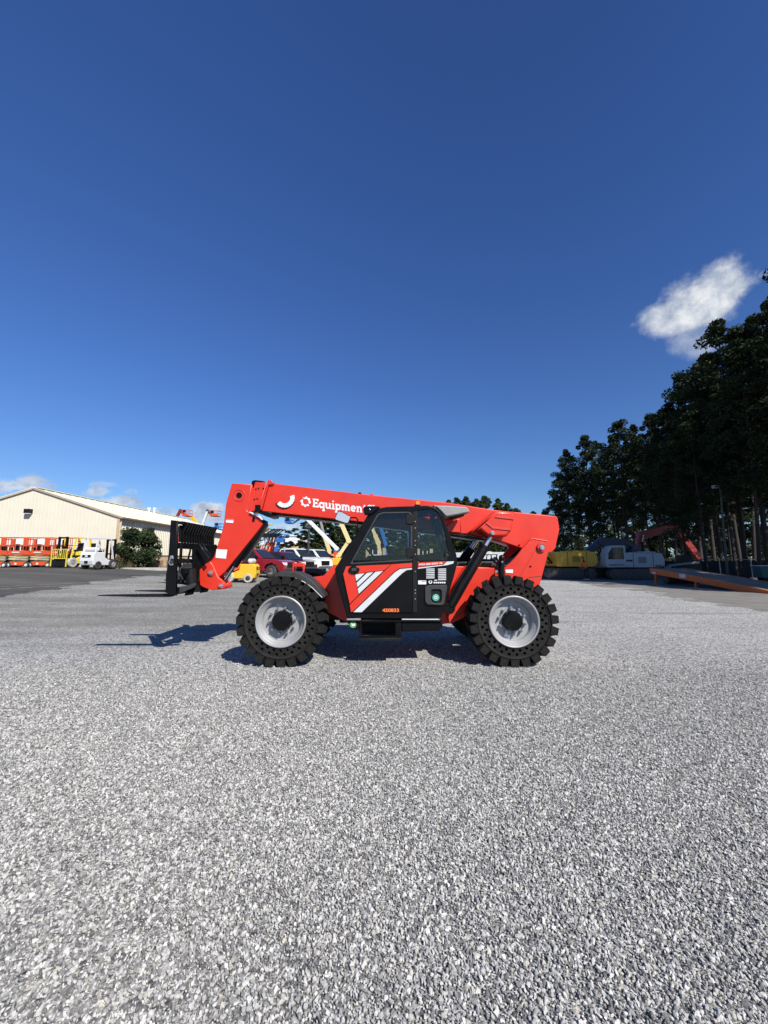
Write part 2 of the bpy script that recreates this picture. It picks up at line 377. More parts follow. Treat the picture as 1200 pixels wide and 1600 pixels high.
def gravel_spill():
    rnd = random.Random(12); vs = []; fs = []
    for _ in range(420):
        i = rnd.randrange(len(EDGE) - 1); p = EDGE[i].lerp(EDGE[i + 1], rnd.random()); d = rnd.gauss(0, .022) * p.y; cx = p.x + rnd.gauss(0, .02) * p.y; cy = p.y + abs(d) * 1.6; r = rnd.uniform(.06, .5) * (p.y / 22)
        n = 9; k = len(vs); vs.append((cx, cy, terrain(cx, cy) + .010))
        for j in range(n):
            a = 2 * math.pi * j / n; q = r * rnd.uniform(.5, 1.2); x, y = cx + math.cos(a) * q * 1.8, cy + math.sin(a) * q; vs.append((x, y, terrain(x, y) + .008)); fs.append((k, k + 1 + j, k + 1 + (j + 1) % n))
    me = bpy.data.meshes.new('gravel_spill'); me.from_pydata(vs, [], fs); me.materials.append(M_GRAVEL); o = bpy.data.objects.new('gravel_spill', me); COL.objects.link(o); tag(o, 'scattered patches of gravel spilled over the asphalt edge', 'gravel', kind='stuff')
gravel_spill()
def worn_line(pts, w):
    rnd = random.Random(9); P = [ground(u, v) for u, v in pts]; L_, R_ = [], []
    for a, b in zip(P, P[1:]):
        for k in range(24):
            c = a.lerp(b, k / 24); d = (b - a).normalized(); n = Vector((-d.y, d.x, 0)) * w * rnd.uniform(.25, .6); L_.append(c + n); R_.append(c - n)
    vs = [(p.x, p.y, terrain(p.x, p.y) + .016) for p in L_ + R_]; n = len(L_); me = bpy.data.meshes.new('painted_line'); me.from_pydata(vs, [], [(i, i + 1, n + i + 1, n + i) for i in range(n - 1)])
    me.materials.append(mat('worn_line_paint', (.24, .22, .17), .9, var=.5, scale=5)); o = bpy.data.objects.new('painted_line', me); COL.objects.link(o); tag(o, kind='structure')
worn_line([(-60, 925), (60, 917.5), (190, 912.5)], .16); worn_line([(-40, 919.5), (90, 913), (230, 906)], .12)

def stone_material():
    m = bpy.data.materials.new('gravel_stone'); m.use_nodes = True; nt = m.node_tree; N = nt.nodes; L = nt.links
    b = N['Principled BSDF']; b.inputs['Roughness'].default_value = .85; b.inputs['Specular IOR Level'].default_value = .3
    oi = N.new('ShaderNodeObjectInfo'); r = N.new('ShaderNodeValToRGB'); e = r.color_ramp.elements
    while len(e) < len(GRAVEL_STOPS): e.new(.5)
    for q, (p, c) in zip(e, GRAVEL_STOPS): q.position = p; q.color = (*c, 1)
    L.new(oi.outputs['Random'], r.inputs[0])
    tc = N.new('ShaderNodeTexCoord'); n = N.new('ShaderNodeTexNoise'); n.inputs['Scale'].default_value = 2.2; n.inputs['Detail'].default_value = 6; L.new(tc.outputs['Object'], n.inputs['Vector'])
    mr = N.new('ShaderNodeMapRange'); L.new(n.outputs['Fac'], mr.inputs[0]); mr.inputs[1].default_value = .3; mr.inputs[2].default_value = .7; mr.inputs[3].default_value = .8; mr.inputs[4].default_value = 1.15
    mm = N.new('ShaderNodeVectorMath'); mm.operation = 'SCALE'; L.new(r.outputs[0], mm.inputs[0]); L.new(mr.outputs[0], mm.inputs['Scale'])
    L.new(mm.outputs[0], b.inputs['Base Color'])
    return m
def gravel_stones():
    mats_ = stone_material()
    vs = []; fs = []
    ys = [.35 + .5 * i for i in range(13)]
    for i, y in enumerate(ys):
        w = 1.12 * y + 1.3
        for k in range(9): vs.append((-w + 2 * w * k / 8, y, .019))
    for i in range(len(ys) - 1):
        for k in range(8): fs.append((i * 9 + k, i * 9 + k + 1, i * 9 + 10 + k, i * 9 + 9 + k))
    me = bpy.data.meshes.new('gravel_stones'); me.from_pydata(vs, [], fs); me.materials.append(mats_)
    o = bpy.data.objects.new('gravel_stones', me); COL.objects.link(o)
    tag(o, 'loose grey crushed stone covering the lot in the foreground', 'gravel', kind='stuff')
    g = bpy.data.node_groups.new('scatter_stones', 'GeometryNodeTree'); N = g.nodes; L = g.links
    g.interface.new_socket('Geometry', in_out='INPUT', socket_type='NodeSocketGeometry'); g.interface.new_socket('Geometry', in_out='OUTPUT', socket_type='NodeSocketGeometry')
    gi = N.new('NodeGroupInput'); go = N.new('NodeGroupOutput')
    dp = N.new('GeometryNodeDistributePointsOnFaces'); dp.distribute_method = 'POISSON'; dp.inputs['Distance Min'].default_value = .0077; dp.inputs['Density Max'].default_value = 16500; dp.inputs['Seed'].default_value = 5
    L.new(gi.outputs[0], dp.inputs['Mesh'])
    gp = N.new('GeometryNodeInputPosition'); sx = N.new('ShaderNodeSeparateXYZ'); L.new(gp.outputs[0], sx.inputs[0])
    df = N.new('ShaderNodeMapRange'); L.new(sx.outputs[1], df.inputs[0]); df.inputs[1].default_value = 3.2; df.inputs[2].default_value = 6.3; df.inputs[3].default_value = 1; df.inputs[4].default_value = 0.03; L.new(df.outputs[0], dp.inputs['Density Factor'])
    join = N.new('GeometryNodeJoinGeometry')
    for k in range(7):
        ico = N.new('GeometryNodeMeshIcoSphere'); ico.inputs['Radius'].default_value = 1; ico.inputs['Subdivisions'].default_value = 2
        pos = N.new('GeometryNodeInputPosition'); add = N.new('ShaderNodeVectorMath'); add.inputs[1].default_value = (k * 7.3, k * 3.1, k * 1.7); L.new(pos.outputs[0], add.inputs[0])
        nz = N.new('ShaderNodeTexVoronoi'); nz.inputs['Scale'].default_value = 1.3; L.new(add.outputs[0], nz.inputs['Vector'])
        mr = N.new('ShaderNodeMapRange'); L.new(nz.outputs['Distance'], mr.inputs[0]); mr.inputs[1].default_value = .1; mr.inputs[2].default_value = .9; mr.inputs[3].default_value = 1.18; mr.inputs[4].default_value = .6
        sc = N.new('ShaderNodeVectorMath'); sc.operation = 'SCALE'; L.new(pos.outputs[0], sc.inputs[0]); L.new(mr.outputs[0], sc.inputs['Scale'])
        ml = N.new('ShaderNodeVectorMath'); ml.operation = 'MULTIPLY'; L.new(sc.outputs[0], ml.inputs[0]); ml.inputs[1].default_value = [(1.25, .85, .62), (1, .95, .7), (1.45, .8, .55), (1.1, 1, .5), (.95, .9, .8), (1.5, .7, .6), (1.2, 1.0, .45)][k]
        sp = N.new('GeometryNodeSetPosition'); L.new(ico.outputs[0], sp.inputs[0]); L.new(ml.outputs[0], sp.inputs['Position'])
        sm = N.new('GeometryNodeSetMaterial'); sm.inputs['Material'].default_value = mats_; L.new(sp.outputs[0], sm.inputs[0])
        ss = N.new('GeometryNodeSetShadeSmooth'); ss.inputs['Shade Smooth'].default_value = False; L.new(sm.outputs[0], ss.inputs[0])
        gt = N.new('GeometryNodeGeometryToInstance'); L.new(ss.outputs[0], gt.inputs[0]); L.new(gt.outputs[0], join.inputs[0])
    ip = N.new('GeometryNodeInstanceOnPoints'); ip.inputs['Pick Instance'].default_value = True
    L.new(dp.outputs['Points'], ip.inputs['Points']); L.new(join.outputs[0], ip.inputs['Instance'])
    rv = N.new('FunctionNodeRandomValue'); rv.data_type = 'FLOAT_VECTOR'; rv.inputs[0].default_value = (-1.2, -1.2, 0); rv.inputs[1].default_value = (1.2, 1.2, 6.283); L.new(rv.outputs[0], ip.inputs['Rotation'])
    rs = N.new('FunctionNodeRandomValue'); rs.data_type = 'FLOAT'; rs.inputs[2].default_value = 0; rs.inputs[3].default_value = 1; rs.inputs['Seed'].default_value = 9
    pw = N.new('ShaderNodeMath'); pw.operation = 'POWER'; pw.inputs[1].default_value = 2.6; L.new(rs.outputs[1], pw.inputs[0])
    mr = N.new('ShaderNodeMapRange'); L.new(pw.outputs[0], mr.inputs[0]); mr.inputs[3].default_value = .0039; mr.inputs[4].default_value = .0118
    L.new(mr.outputs[0], ip.inputs['Scale']); L.new(ip.outputs[0], go.inputs[0])
    md = o.modifiers.new('scatter', 'NODES'); md.node_group = g
gravel_stones()
# ------------------------------------------------------------------ telehandler
TO = Vector((0.2, 7.04, 0))
TH = empty('telehandler', TO, 0, 'large red telehandler with black cab and raised fork carriage parked on the gravel', 'telehandler')
def plate(name, loops, Y0, Y1, material, parent=TH, bevel=.006, Ypx=None, rnd=0.0, px=True):
    if not isinstance(loops[0][0], (tuple, list)): loops = [loops]
    out = []
    for lp in loops:
        q = [(lambda p: (p.x, p.z))(PX(u, v, Ypx or Y0)) for u, v in lp] if px else lp
        out.append(rounded(q, rnd) if rnd else q)
    depth = Y1 - Y0; me = curve_mesh(name, out, depth, min(bevel, depth * .45))
    yc = (Y0 + Y1) / 2
    for v in me.vertices: x, y, z = v.co; v.co = (x - TO.x, yc - z - TO.y, y - TO.z)
    me.materials.clear(); me.materials.append(material)
    for p in me.polygons: p.material_index = 0
    o = bpy.data.objects.new(name, me); link(o, parent); return o
def tb(mb, name, mats, parent=TH, **k): return mb.build(name, mats, parent, origin=TO, **k)
def P3(u, v, Y): return PX(u, v, Y)
def xz(u, v, Y): p = PX(u, v, Y); return (p.x, p.z)
def circ(u, v, r, n=20, ry=None): return [(u + r * math.cos(2 * math.pi * i / n), v + (ry or r) * math.sin(2 * math.pi * i / n)) for i in range(n)]

# --- wheels: foam-hole solid tyres
def wheel_meshes():
    W = .42; Ro, Rl, Rr = .668, .545, .372
    mb = MB()      # carcass with two staggered rings of holes in each sidewall
    n = 26
    def band(r0, r1, off, y, ydir):
        for i in range(n):
            a0 = 2 * math.pi * (i + off) / n; a1 = 2 * math.pi * (i + 1 + off) / n; am = (a0 + a1) / 2; rm = (r0 + r1) / 2
            outer = [(a0, r0), (am, r0), (a1, r0), (a1, rm), (a1, r1), (am, r1), (a0, r1), (a0, rm)]
            vs = [(r * math.cos(a), y, r * math.sin(a)) for a, r in outer]
            hr = .023; ang = [-2.356, -1.571, -.785, 0, .785, 1.571, 2.356, 3.1416]
            ea = Vector((-math.sin(am), 0, math.cos(am))); er = Vector((math.cos(am), 0, math.sin(am))); c = er * rm
            hole = [c + ea * hr * math.cos(t) + er * hr * math.sin(t) for t in ang]
            vs += [(h.x, y, h.z) for h in hole] + [(c.x + (h.x - c.x) * .7, y + .07 * ydir, c.z + (h.z - c.z) * .7) for h in hole]
            fs = [(k, (k + 1) % 8, 8 + (k + 1) % 8, 8 + k) for k in range(8)] + [(8 + k, 8 + (k + 1) % 8, 16 + (k + 1) % 8, 16 + k) for k in range(8)] + [tuple(range(16, 24))]
            mb.add(vs, fs)
    for y, d in ((0.03, 1), (W - .03, -1)):
        band(.395, .450, .5, y, d); band(.450, .505, 0, y, d)
    ns = 52
    mb.lathe_y([(.505, .03), (.535, .018), (.556, .03), (.585, .055), (.615, .12), (.615, W - .12), (.585, W - .055), (.556, W - .03), (.535, W - .018), (.505, W - .03)], ns)
    mb.lathe_y([(.395, .03), (.385, .024), (.372, .03), (.36, .06), (.36, W - .06), (.372, W - .03), (.395, W - .03)], ns)
    tyre = mb.mesh('wheel', M_RUB, smooth=30)
    # one tread lug
    lug = MB(); hw = .062
    pr = [(-hw, .548), (hw, .548), (hw * .98, .60), (hw * .82, Ro), (-hw * .82, Ro), (-hw * .98, .60)]
    vs = []
    for y, s, tw in ((.004, .985, 0), (.05, 1.0, 0), (W * .56, 1.0, .05)):
        vs += [(x + tw, y, z * (s if z > .62 else 1)) for x, z in pr]
    fs = [tuple(range(6)), tuple(range(17, 11, -1))] + [(k * 6 + i, k * 6 + (i + 1) % 6, (k + 1) * 6 + (i + 1) % 6, (k + 1) * 6 + i) for k in range(2) for i in range(6)]
    lug.add(vs, fs); lugm = lug.mesh('tread_lug', M_LUG)
    rim = MB(); rim.lathe_y([(.375, .05), (.378, .012), (.366, .004), (.352, .010), (.345, .03), (.330, .045), (.322, .055), (.318, .056), (.306, .07), (.292, .085), (.286, .128), (.280, .138), (.268, .140), (.10, .140)], 64)
    rim.lathe_y([(.375, .05), (.36, W - .05), (.30, W - .06), (.29, .15)], 48)
    rimm = rim.mesh('rim', M_RIM, smooth=22)
    hub = MB(); hub.lathe_y([(.152, .14), (.150, .10), (.142, .08), (.135, .035), (.125, .02), (.05, .015), (.0005, .014)], 28)
    for k in range(10): a = 2 * math.pi * k / 10; hub.tube((.132 * math.cos(a), .065, .132 * math.sin(a)), (.132 * math.cos(a), .10, .132 * math.sin(a)), .02, n=6)
    hubm = hub.mesh('hub', M_BLK, smooth=30)
    nut = MB(); nut.tube((0, .098, 0), (0, .141, 0), .021, .023, 6); nut.tube((0, .07, 0), (0, .099, 0), .013, .014, 8); nutm = nut.mesh('wheel_nut', M_CHR)
    return tyre, lugm, rimm, hubm, nutm
WM = wheel_meshes()
def make_wheel(loc, rz, spin, sticker=False):
    w = bpy.data.objects.new('wheel', WM[0]); link(w, TH); w.location = Vector(loc) - TO; w.rotation_euler = (0, spin, rz)
    w.rotation_mode = 'XYZ'
    for nm, me in (('rim', WM[2]), ('hub', WM[3])): link(bpy.data.objects.new(nm, me), w)
    nl = 23
    for k in range(nl):
        o = link(bpy.data.objects.new('tread_lug', WM[1]), w); o.rotation_euler = (0, 2 * math.pi * k / nl, 0)
        o = link(bpy.data.objects.new('tread_lug', WM[1]), w); o.location = (0, .42, 0); o.rotation_euler = (0, 2 * math.pi * (k + .5) / nl, math.pi)
        o.rotation_mode = 'ZXY'
        # mirrored lug: half a pitch on, from the other shoulder
        o.matrix_local = Matrix.Translation((0, .42, 0)) @ Matrix.Rotation(2 * math.pi * (k + .5) / nl, 4, 'Y') @ Matrix.Rotation(math.pi, 4, 'Z')
    for k in range(10):
        a = 2 * math.pi * (k + .3) / 10; o = link(bpy.data.objects.new('wheel_nut', WM[4]), w); o.location = (.196 * math.cos(a), 0, .196 * math.sin(a))
    if sticker:
        s = MB(); a0 = -1.35
        s.box(-.045, .045, .134, .1385, -.262, -.215); o = s.build('sticker', M_WHT, w); o.rotation_euler = (0, -.12, 0)
    return w
WZ = .664; XF, XR = -1.532, 1.930; YN, YFAR = 5.83, 8.25
make_wheel((XF, YN, WZ), 0, .1); make_wheel((XR, YN, WZ), 0, .43, True)
make_wheel((XF, YFAR, WZ), math.pi, .7); make_wheel((XR, YFAR, WZ), math.pi, .2)
ax = MB()
for x in (XF, XR):
    ax.tube((x, 6.1, WZ), (x, 8.0, WZ), .11, n=16); ax.ball((x, 7.04, WZ), .25, 16, 10); ax.box(x - .14, x + .14, 6.25, 6.42, WZ - .2, WZ + .22); ax.box(x - .14, x + .14, 7.66, 7.83, WZ - .2, WZ + .22)
tb(ax, 'axle', M_BLKM, smooth=40)

# --- chassis
ch = plate('chassis', [xz(500, 905, 6.5), xz(520, 884, 6.5), xz(545, 880, 6.5), xz(700, 884, 6.5), xz(776, 887, 6.5), xz(790, 906, 6.5), xz(842, 910, 6.5), xz(841, 930, 6.5), xz(770, 935, 6.5), xz(734, 958, 6.5), xz(702, 976, 6.5), xz(640, 985, 6.5), xz(545, 975, 6.5), xz(512, 957, 6.5), xz(470, 950, 6.5), xz(440, 935, 6.5), xz(438, 915, 6.5)], 6.62, 7.46, M_RED, px=False, bevel=.012)
plate('side_plate', [(746, 886.5), (776, 887.6), (772, 897), (758, 914), (746, 931), (735, 957), (716, 961), (702, 975), (700, 960), (704, 925), (728, 884)], 6.46, 6.60, M_RED, bevel=.01)
plate('side_plate', [(486, 902), (505, 900), (520.5, 884), (535, 884), (548, 940), (548, 972), (540, 971), (512, 957), (503.5, 928), (499, 911)], 6.34, 6.60, M_RED, bevel=.01)
plate('bracing_rib', [(716, 961), (735, 953), (736, 944), (739, 955), (734, 961), (703, 975)], 6.44, 6.458, M_RED, bevel=.004)
g = MB(); p = P3(739, 937, 6.458); q = P3(735, 948, 6.458); tb(g.bar(p, q, .012), 'seam', M_REDX)
b = MB(); b.box(-.75, .9, 6.64, 7.9, .52, .72); b.box(-1.2, 1.6, 6.75, 7.35, .55, .95); tb(b, 'belly_frame', M_BLKM, bevel=.01)
# engine pod on the far side
hp = [(560, 884), (575, 868), (640, 866), (770, 874), (786, 882), (788, 905), (740, 930), (560, 930)]
plate('engine_hood', hp, 7.55, 8.2, M_BLK, bevel=.03)
plate('hood_top', [(700, 884), (702, 878.5), (770, 877), (778, 884.5)], 6.62, 7.5, M_DKGREY, bevel=.008)
for k in range(3): plate('hood_slat', [(716 + k * 18, 882.5), (718 + k * 18, 879.5), (731 + k * 18, 879), (733 + k * 18, 882)], 6.60, 6.618, M_BLK, bevel=.003)

# --- tower plates with the boom pivot
tower = [(816, 857.5), (826, 846), (829, 841.5), (832, 840.5), (858, 844.5), (864, 862), (857, 863), (842, 920), (836, 935), (788, 935), (789, 905), (788, 886), (798, 879), (808, 868)]
plate('tower_plate', tower, 6.60, 6.65, M_RED, bevel=.008)
tw2 = [xz(u, v, 6.60) for u, v in tower]; plate('tower_plate', tw2, 7.43, 7.48, M_RED, px=False)
plate('tower_web', [(812, 905), (835, 868), (852, 866), (842, 918), (812, 925)], 6.66, 7.42, M_RED, Ypx=6.60)
def seam(name, pts, Y, mat_=M_REDX, r=.007, parent=TH): return tb(MB().path([P3(u, v, Y) for u, v in pts], r, 6), name, mat_, parent)
seam('fold_line', [(808, 909), (826, 877), (839, 856)], 6.598, M_REDX, .006); seam('fold_line', [(826, 902), (845, 900)], 6.598, M_BLK, .005)
seam('weld_bead', [(829.5, 844), (833, 841.8), (855, 845.5)], 6.597, M_RED, .008)
pin = MB(); c = P3(847, 855, 6.55); pin.tube((c.x, 6.545, c.z), (c.x, 7.52, c.z), .042, n=20); pin.tube((c.x, 6.53, c.z), (c.x, 6.545, c.z), .030, n=20); tb(pin, 'pivot_pin', M_CHR, smooth=40)
plate('pivot_boss', [circ(847, 855, 7.2, 24), circ(847, 855, 4.6, 24)], 6.565, 6.60, M_RED, bevel=.004)
for u, v in ((811, 852), (829, 885)):
    plate('bolt_hole', circ(u, v, 1.6, 12), 6.592, 6.601, M_BLK, bevel=.001)
plate('sticker', [(790, 890), (801.5, 890), (801.5, 895.5), (790, 895)], 6.592, 6.598, M_WHT, bevel=0.001)
# rear hose stack beside the tower
h = MB(); h.tube(P3(783, 908, 6.45), P3(784, 874, 6.45), .05, .045, 12); h.tube(P3(777, 886, 6.45), P3(790, 884, 6.45), .02, n=8); h.ball(P3(784, 872, 6.45), .055, 10, 6)
h.path([P3(783, 900, 6.44), P3(777, 895, 6.44), P3(776, 886, 6.44), P3(781, 876, 6.44)], .016, 8); tb(h, 'hose_stack', M_BLK, smooth=40)
lens = MB(); lens.tube(P3(776, 893, 6.40), P3(776, 893, 6.36), .022, n=12); lens.tube(P3(785, 878, 6.40), P3(785, 878, 6.37), .016, n=12); tb(lens, 'hose_clamp', M_CHR)

# --- boom
BOOM0, BOOM1 = 6.80, 7.26
boom_px = [(417, 757), (428, 755.5), (580, 773.5), (702, 785.5), (774, 797), (858, 805), (868, 806), (871.5, 808.5), (874.5, 827), (868, 857), (864, 861), (857, 862), (816, 857), (783, 846), (764, 841), (732, 834.5), (720, 834), (571, 816.4), (409, 799), (404, 790)]
boom = plate('boom', boom_px, BOOM0, BOOM1, M_RED, bevel=.014)
plate('boom_underside', [(420, 801), (571, 818), (720, 836), (732, 836.5), (760, 842), (760, 845), (720, 839), (571, 820), (420, 803)], 6.84, 7.22, M_BLK, boom, Ypx=6.80)
plate('flange', [(413.5, 770), (418.5, 749.8), (423, 750.5), (428.5, 754.5), (427, 757), (420, 757), (409, 798), (403, 790)], 6.765, 7.29, M_RED, boom, bevel=.006)
plate('side_cover', [(774, 798), (805.5, 799.5), (800, 829), (792, 838), (765.5, 839.5), (751, 827.5), (732, 833.5), (742, 826)], 6.50, 6.81, M_RED, boom, bevel=.04)
plate('cover_ridge', [(776, 806.5), (803, 809.5), (803, 812), (773, 808.5)], 6.486, 6.506, M_REDX, boom, bevel=.004)
plate('cover_ridge', [(761, 816), (771, 823.5), (799, 826.5), (798, 829), (770, 826.5), (759, 817.5)], 6.486, 6.506, M_REDX, boom, bevel=.004)
pin = MB(); c = P3(769.5, 832.5, 6.47); pin.tube((c.x, 6.465, c.z), (c.x, 6.53, c.z), .033, n=18); pin.tube((c.x, 6.445, c.z), (c.x, 6.465, c.z), .022, n=12); tb(pin, 'cylinder_pin', M_CHR, boom, smooth=40)
seam('boom_seam', [(720.5, 833), (719.5, 808)], 6.797, M_REDX, .006, boom)
plate('cable_tray', [(697, 822), (719, 808), (719.5, 832), (697, 831)], 6.765, 6.80, M_RED, boom, bevel=.01)
for u, v in ((562, 772), (581, 774)):
    t = MB(); t.ball(P3(u, v, 6.95), .035, 10, 6); t.tube(P3(u, v + 3, 6.95), P3(u, v, 6.95), .03, n=10); tb(t, 'grease_fitting', M_BLK if u < 570 else M_RED, boom)
# inner section, head and gooseneck
plate('inner_boom', [(399, 752.8), (417, 754.5), (404, 795), (408, 799), (384, 799), (385, 795)], 6.85, 7.21, M_RED, boom, bevel=.008)
wp = MB()
for u, v in ((400, 764), (404, 763), (411.5, 763), (416, 763), (397.5, 780), (402, 779), (410, 782)):
    c = P3(u, v, 6.84); wp.tube((c.x, 6.838, c.z), (c.x, 6.852, c.z), .013, n=8)
tb(wp, 'wear_pad_bolt', M_BLK, boom)
w = MB(); p0 = P3(399, 789, 6.76); p1 = P3(408, 800, 6.80)
w.box(p0.x, p1.x, 6.74, 6.80, p1.z, p0.z); tb(w, 'wear_pad_block', M_BLK, boom, bevel=.006)
plate('boom_lip', [(405, 797), (424, 801), (424, 806), (416, 807), (404, 802)], 6.78, 7.28, M_BLK, boom)
plate('hose_guide', [(392.5, 757), (393.5, 751.5), (398, 750), (412, 751.5), (412, 754.5), (398.5, 754), (397, 758)], 6.88, 7.18, M_BLK, boom)
plate('white_edge', [(390, 799), (401, 803.5), (406, 806), (411, 812), (409, 812.5), (404, 808), (389.5, 801)], 6.80, 6.845, M_WHT, boom, bevel=.003)
arm_px = [(361.8, 755.5), (364.5, 755), (393.5, 757), (388, 790), (385, 797), (390, 801), (400, 804.5), (408, 811), (409.5, 819), (404, 828), (352, 893), (343, 901), (333, 904), (322, 897), (324, 884), (334, 870), (349, 822), (353, 787)]
arm = plate('boom_head', arm_px, 6.84, 7.10, M_RED, bevel=.012)
plate('head_rear_plate', [(409, 811), (413, 813), (414, 820), (409, 829), (383, 868), (377, 876), (371, 873), (352, 894), (404, 828), (409, 820)], 6.88, 7.06, M_BLK, arm, bevel=.006, Ypx=6.84)
plate('pin_ring', [circ(373.5, 773.8, 9.6, 28), circ(373.5, 773.8, 8.2, 28)], 6.832, 6.842, M_RED, arm, bevel=.004)
plate('pin_bore', circ(373.5, 773.8, 4.5, 20), 6.834, 6.8405, M_BLK, arm, bevel=.001)
plate('slot', [(396.5, 805.5), (398.2, 811), (397.5, 815), (395, 815.5), (393.6, 813.5), (394.5, 809.5)], 6.832, 6.8385, M_BLK, arm, bevel=.001)
plate('sticker', [(353, 811), (364.8, 811.4), (364.3, 817.3), (352.8, 816.4)], 6.833, 6.8385, M_WHT, arm, bevel=.001)
plate('sticker', [(353, 810.9), (364.8, 811.3), (364.7, 812.9), (353, 812.5)], 6.8295, 6.8325, M_ORG, arm, bevel=.0005)
plate('sticker', [(338.2, 858), (354.8, 859), (353, 873), (336.7, 871.6)], 6.833, 6.8385, M_WHT, arm, bevel=.001)
# quick attach
qa_px = [(311.4, 889), (313, 886), (321, 878), (325, 875), (328, 876.5), (333, 884), (341, 902), (354.5, 914), (354, 917), (350.8, 920.5), (331.5, 922.5), (317.5, 917.6), (312, 914)]
qa = plate('quick_attach', qa_px, 6.77, 6.835, M_RED, bevel=.01)
qq = [xz(u, v, 6.77) for u, v in qa_px]; plate('quick_attach_plate', qq, 6.99, 7.03, M_RED, qa, px=False)
plate('quick_attach_core', [(312, 890), (322, 880), (326, 900), (330, 920), (318, 917), (312.5, 913)], 6.836, 6.988, M_RED, qa, Ypx=6.77)
for u, v in ((329, 895), (345.5, 915.5)):
    pn = MB(); c = P3(u, v, 6.75); pn.tube((c.x, 6.735, c.z), (c.x, 7.05, c.z), .036, n=18); pn.tube((c.x, 6.72, c.z), (c.x, 6.735, c.z), .02, n=6); tb(pn, 'attach_pin', M_STEEL, qa, smooth=40)
    plate('pin_boss', circ(u, v, 5.6, 20), 6.752, 6.768, M_RED, qa, bevel=.004)
cy = MB(); a = P3(345.5, 915.5, 6.91); b_ = P3(392, 846, 6.91); m_ = P3(366, 884.5, 6.91)
cy.tube(m_, b_, .062, n=18); tc_ = tb(cy, 'tilt_cylinder', M_BLK, smooth=40)
cy = MB().tube(a, m_, .03, n=14); cy.tube(P3(345.5, 915.5, 6.86), P3(345.5, 915.5, 6.96), .05, n=14); tb(cy, 'rod', M_CHR, tc_, smooth=40)
seam('hose', [(352, 908), (362, 888), (372, 868), (380, 850)], 6.9, M_BLK, .011, tc_)
# --- carriage and forks
CX = -3.40
car = plate('fork_carriage', [(266.7, 812.6), (277, 813.5), (276, 866), (274.8, 931), (258, 926), (260, 895), (263, 866)], 6.33, 6.375, M_BLK, bevel=.005)
zt = P3(270, 813, 6.33).z; zb = P3(266, 929, 6.33).z; zl0 = P3(270, 857, 6.33).z; zl1 = P3(270, 847.5, 6.33).z
o = copy_obj(car, TH, (0, 1.36, 0)); o.name = 'carriage_post'
def cbar(name, x0, x1, y0, y1, z0, z1, m=M_BLK, par=car, bv=.005): return tb(MB().box(x0, x1, y0, y1, z0, z1), name, m, par, bevel=bv)
cbar('top_rail', CX - .03, CX + .05, 6.376, 7.688, zt - .06, zt - .01); cbar('middle_rail', CX - .03, CX + .06, 6.376, 7.688, zl0, zl1)
cbar('lower_rail', CX - .06, CX + .05, 6.376, 7.688, zb, zb + .11); cbar('fork_bar', CX - .08, CX - .02, 6.30, 7.76, P3(267, 880, 6.33).z, P3(267, 873, 6.33).z, M_BLKM)
for k in range(13):
    y = 6.47 + k * .094
    s = MB(); s.box(CX - .012, CX + .012, y, y + .03, zl1 + .001, zt - .061); s.prism([(CX + .012, zt - .2), (CX + .085, zt - .02), (CX + .012, zt - .02)], y, y + .03); tb(s, 'backrest_bar', M_BLK, car)
cbar('backrest_sheet', CX - .028, CX - .018, 6.40, 7.66, zl1 + .01, zt - .07, M_BLKM, car, 0)
plate('attach_frame', [[(300, 851), (316, 848.5), (332, 873), (321, 879), (311.5, 889), (308, 915), (301, 929), (288, 931), (290, 921), (299, 921), (300, 875)]], 6.74, 6.765, M_BLK, car)
plate('attach_frame', [[(300, 851), (316, 848.5), (332, 873), (321, 879), (311.5, 889), (308, 915), (301, 929), (288, 931), (290, 921), (299, 921), (300, 875)]], 7.285, 7.31, M_BLK, car, Ypx=6.74)
plate('attach_gusset', [(308, 848.5), (311, 848.5), (326, 872), (323, 875)], 6.60, 6.64, M_BLK, car); plate('attach_gusset', [(314, 848.5), (318, 848.5), (333, 871), (330, 874)], 7.4, 7.44, M_BLK, car, Ypx=6.6)
cbar('cross_tube', CX + .02, CX + .14, 6.45, 7.60, zb + .33, zb + .42)
plate('brace', [(276, 919), (304, 911.5), (304, 917), (276, 929)], 6.40, 6.46, M_DKGREY, car, bevel=.004)
tr = MB(); tr.tube(P3(300, 915, 6.6) , P3(296, 890, 6.6), .07, .11, 14); tb(tr, 'stop_block', M_BLKM, car, smooth=40)
hs = MB(); hs.path([P3(278, 880, 6.6), P3(288, 905, 6.6), P3(300, 912, 6.7), P3(310, 905, 6.8)], .014, 8); hs.path([P3(278, 895, 6.6), P3(285, 910, 6.6), P3(300, 914, 6.7)], .011, 8); tb(hs, 'hose', M_DKGREY, car, smooth=40)
pl = plate('lock_tab', rounded([(265.5, 868), (269.8, 868), (271, 874), (272, 879), (270, 883.5), (265, 883.5), (262.5, 879), (264.8, 874)], 2), 6.312, 6.329, M_STEEL, car, bevel=.003)
plate('lock_bolt', circ(267.3, 878, 2.6, 12), 6.295, 6.312, M_DKGREY, car, bevel=.002)
plate('sticker', [(277.2, 838), (279, 838), (279, 848), (277.2, 848)], 6.378, 6.382, M_REDX, car, bevel=0.0005)
zf = P3(258, 930, 6.5).z
for yf in (6.50, 7.46):
    f = MB(); x0 = CX - .13
    f.prism([(x0 - .05, P3(267, 868, 6.5).z), (x0, P3(267, 868, 6.5).z), (x0, zf), (x0 - .02, zf - .03), (x0 - .6, zf - .03), (x0 - 1.23, zf - .012), (x0 - 1.24, zf), (x0 - .6, zf + .012), (x0 - .05, zf + .02)], yf, yf + .13)
    tb(f, 'fork', M_BLKM, TH, bevel=.006)

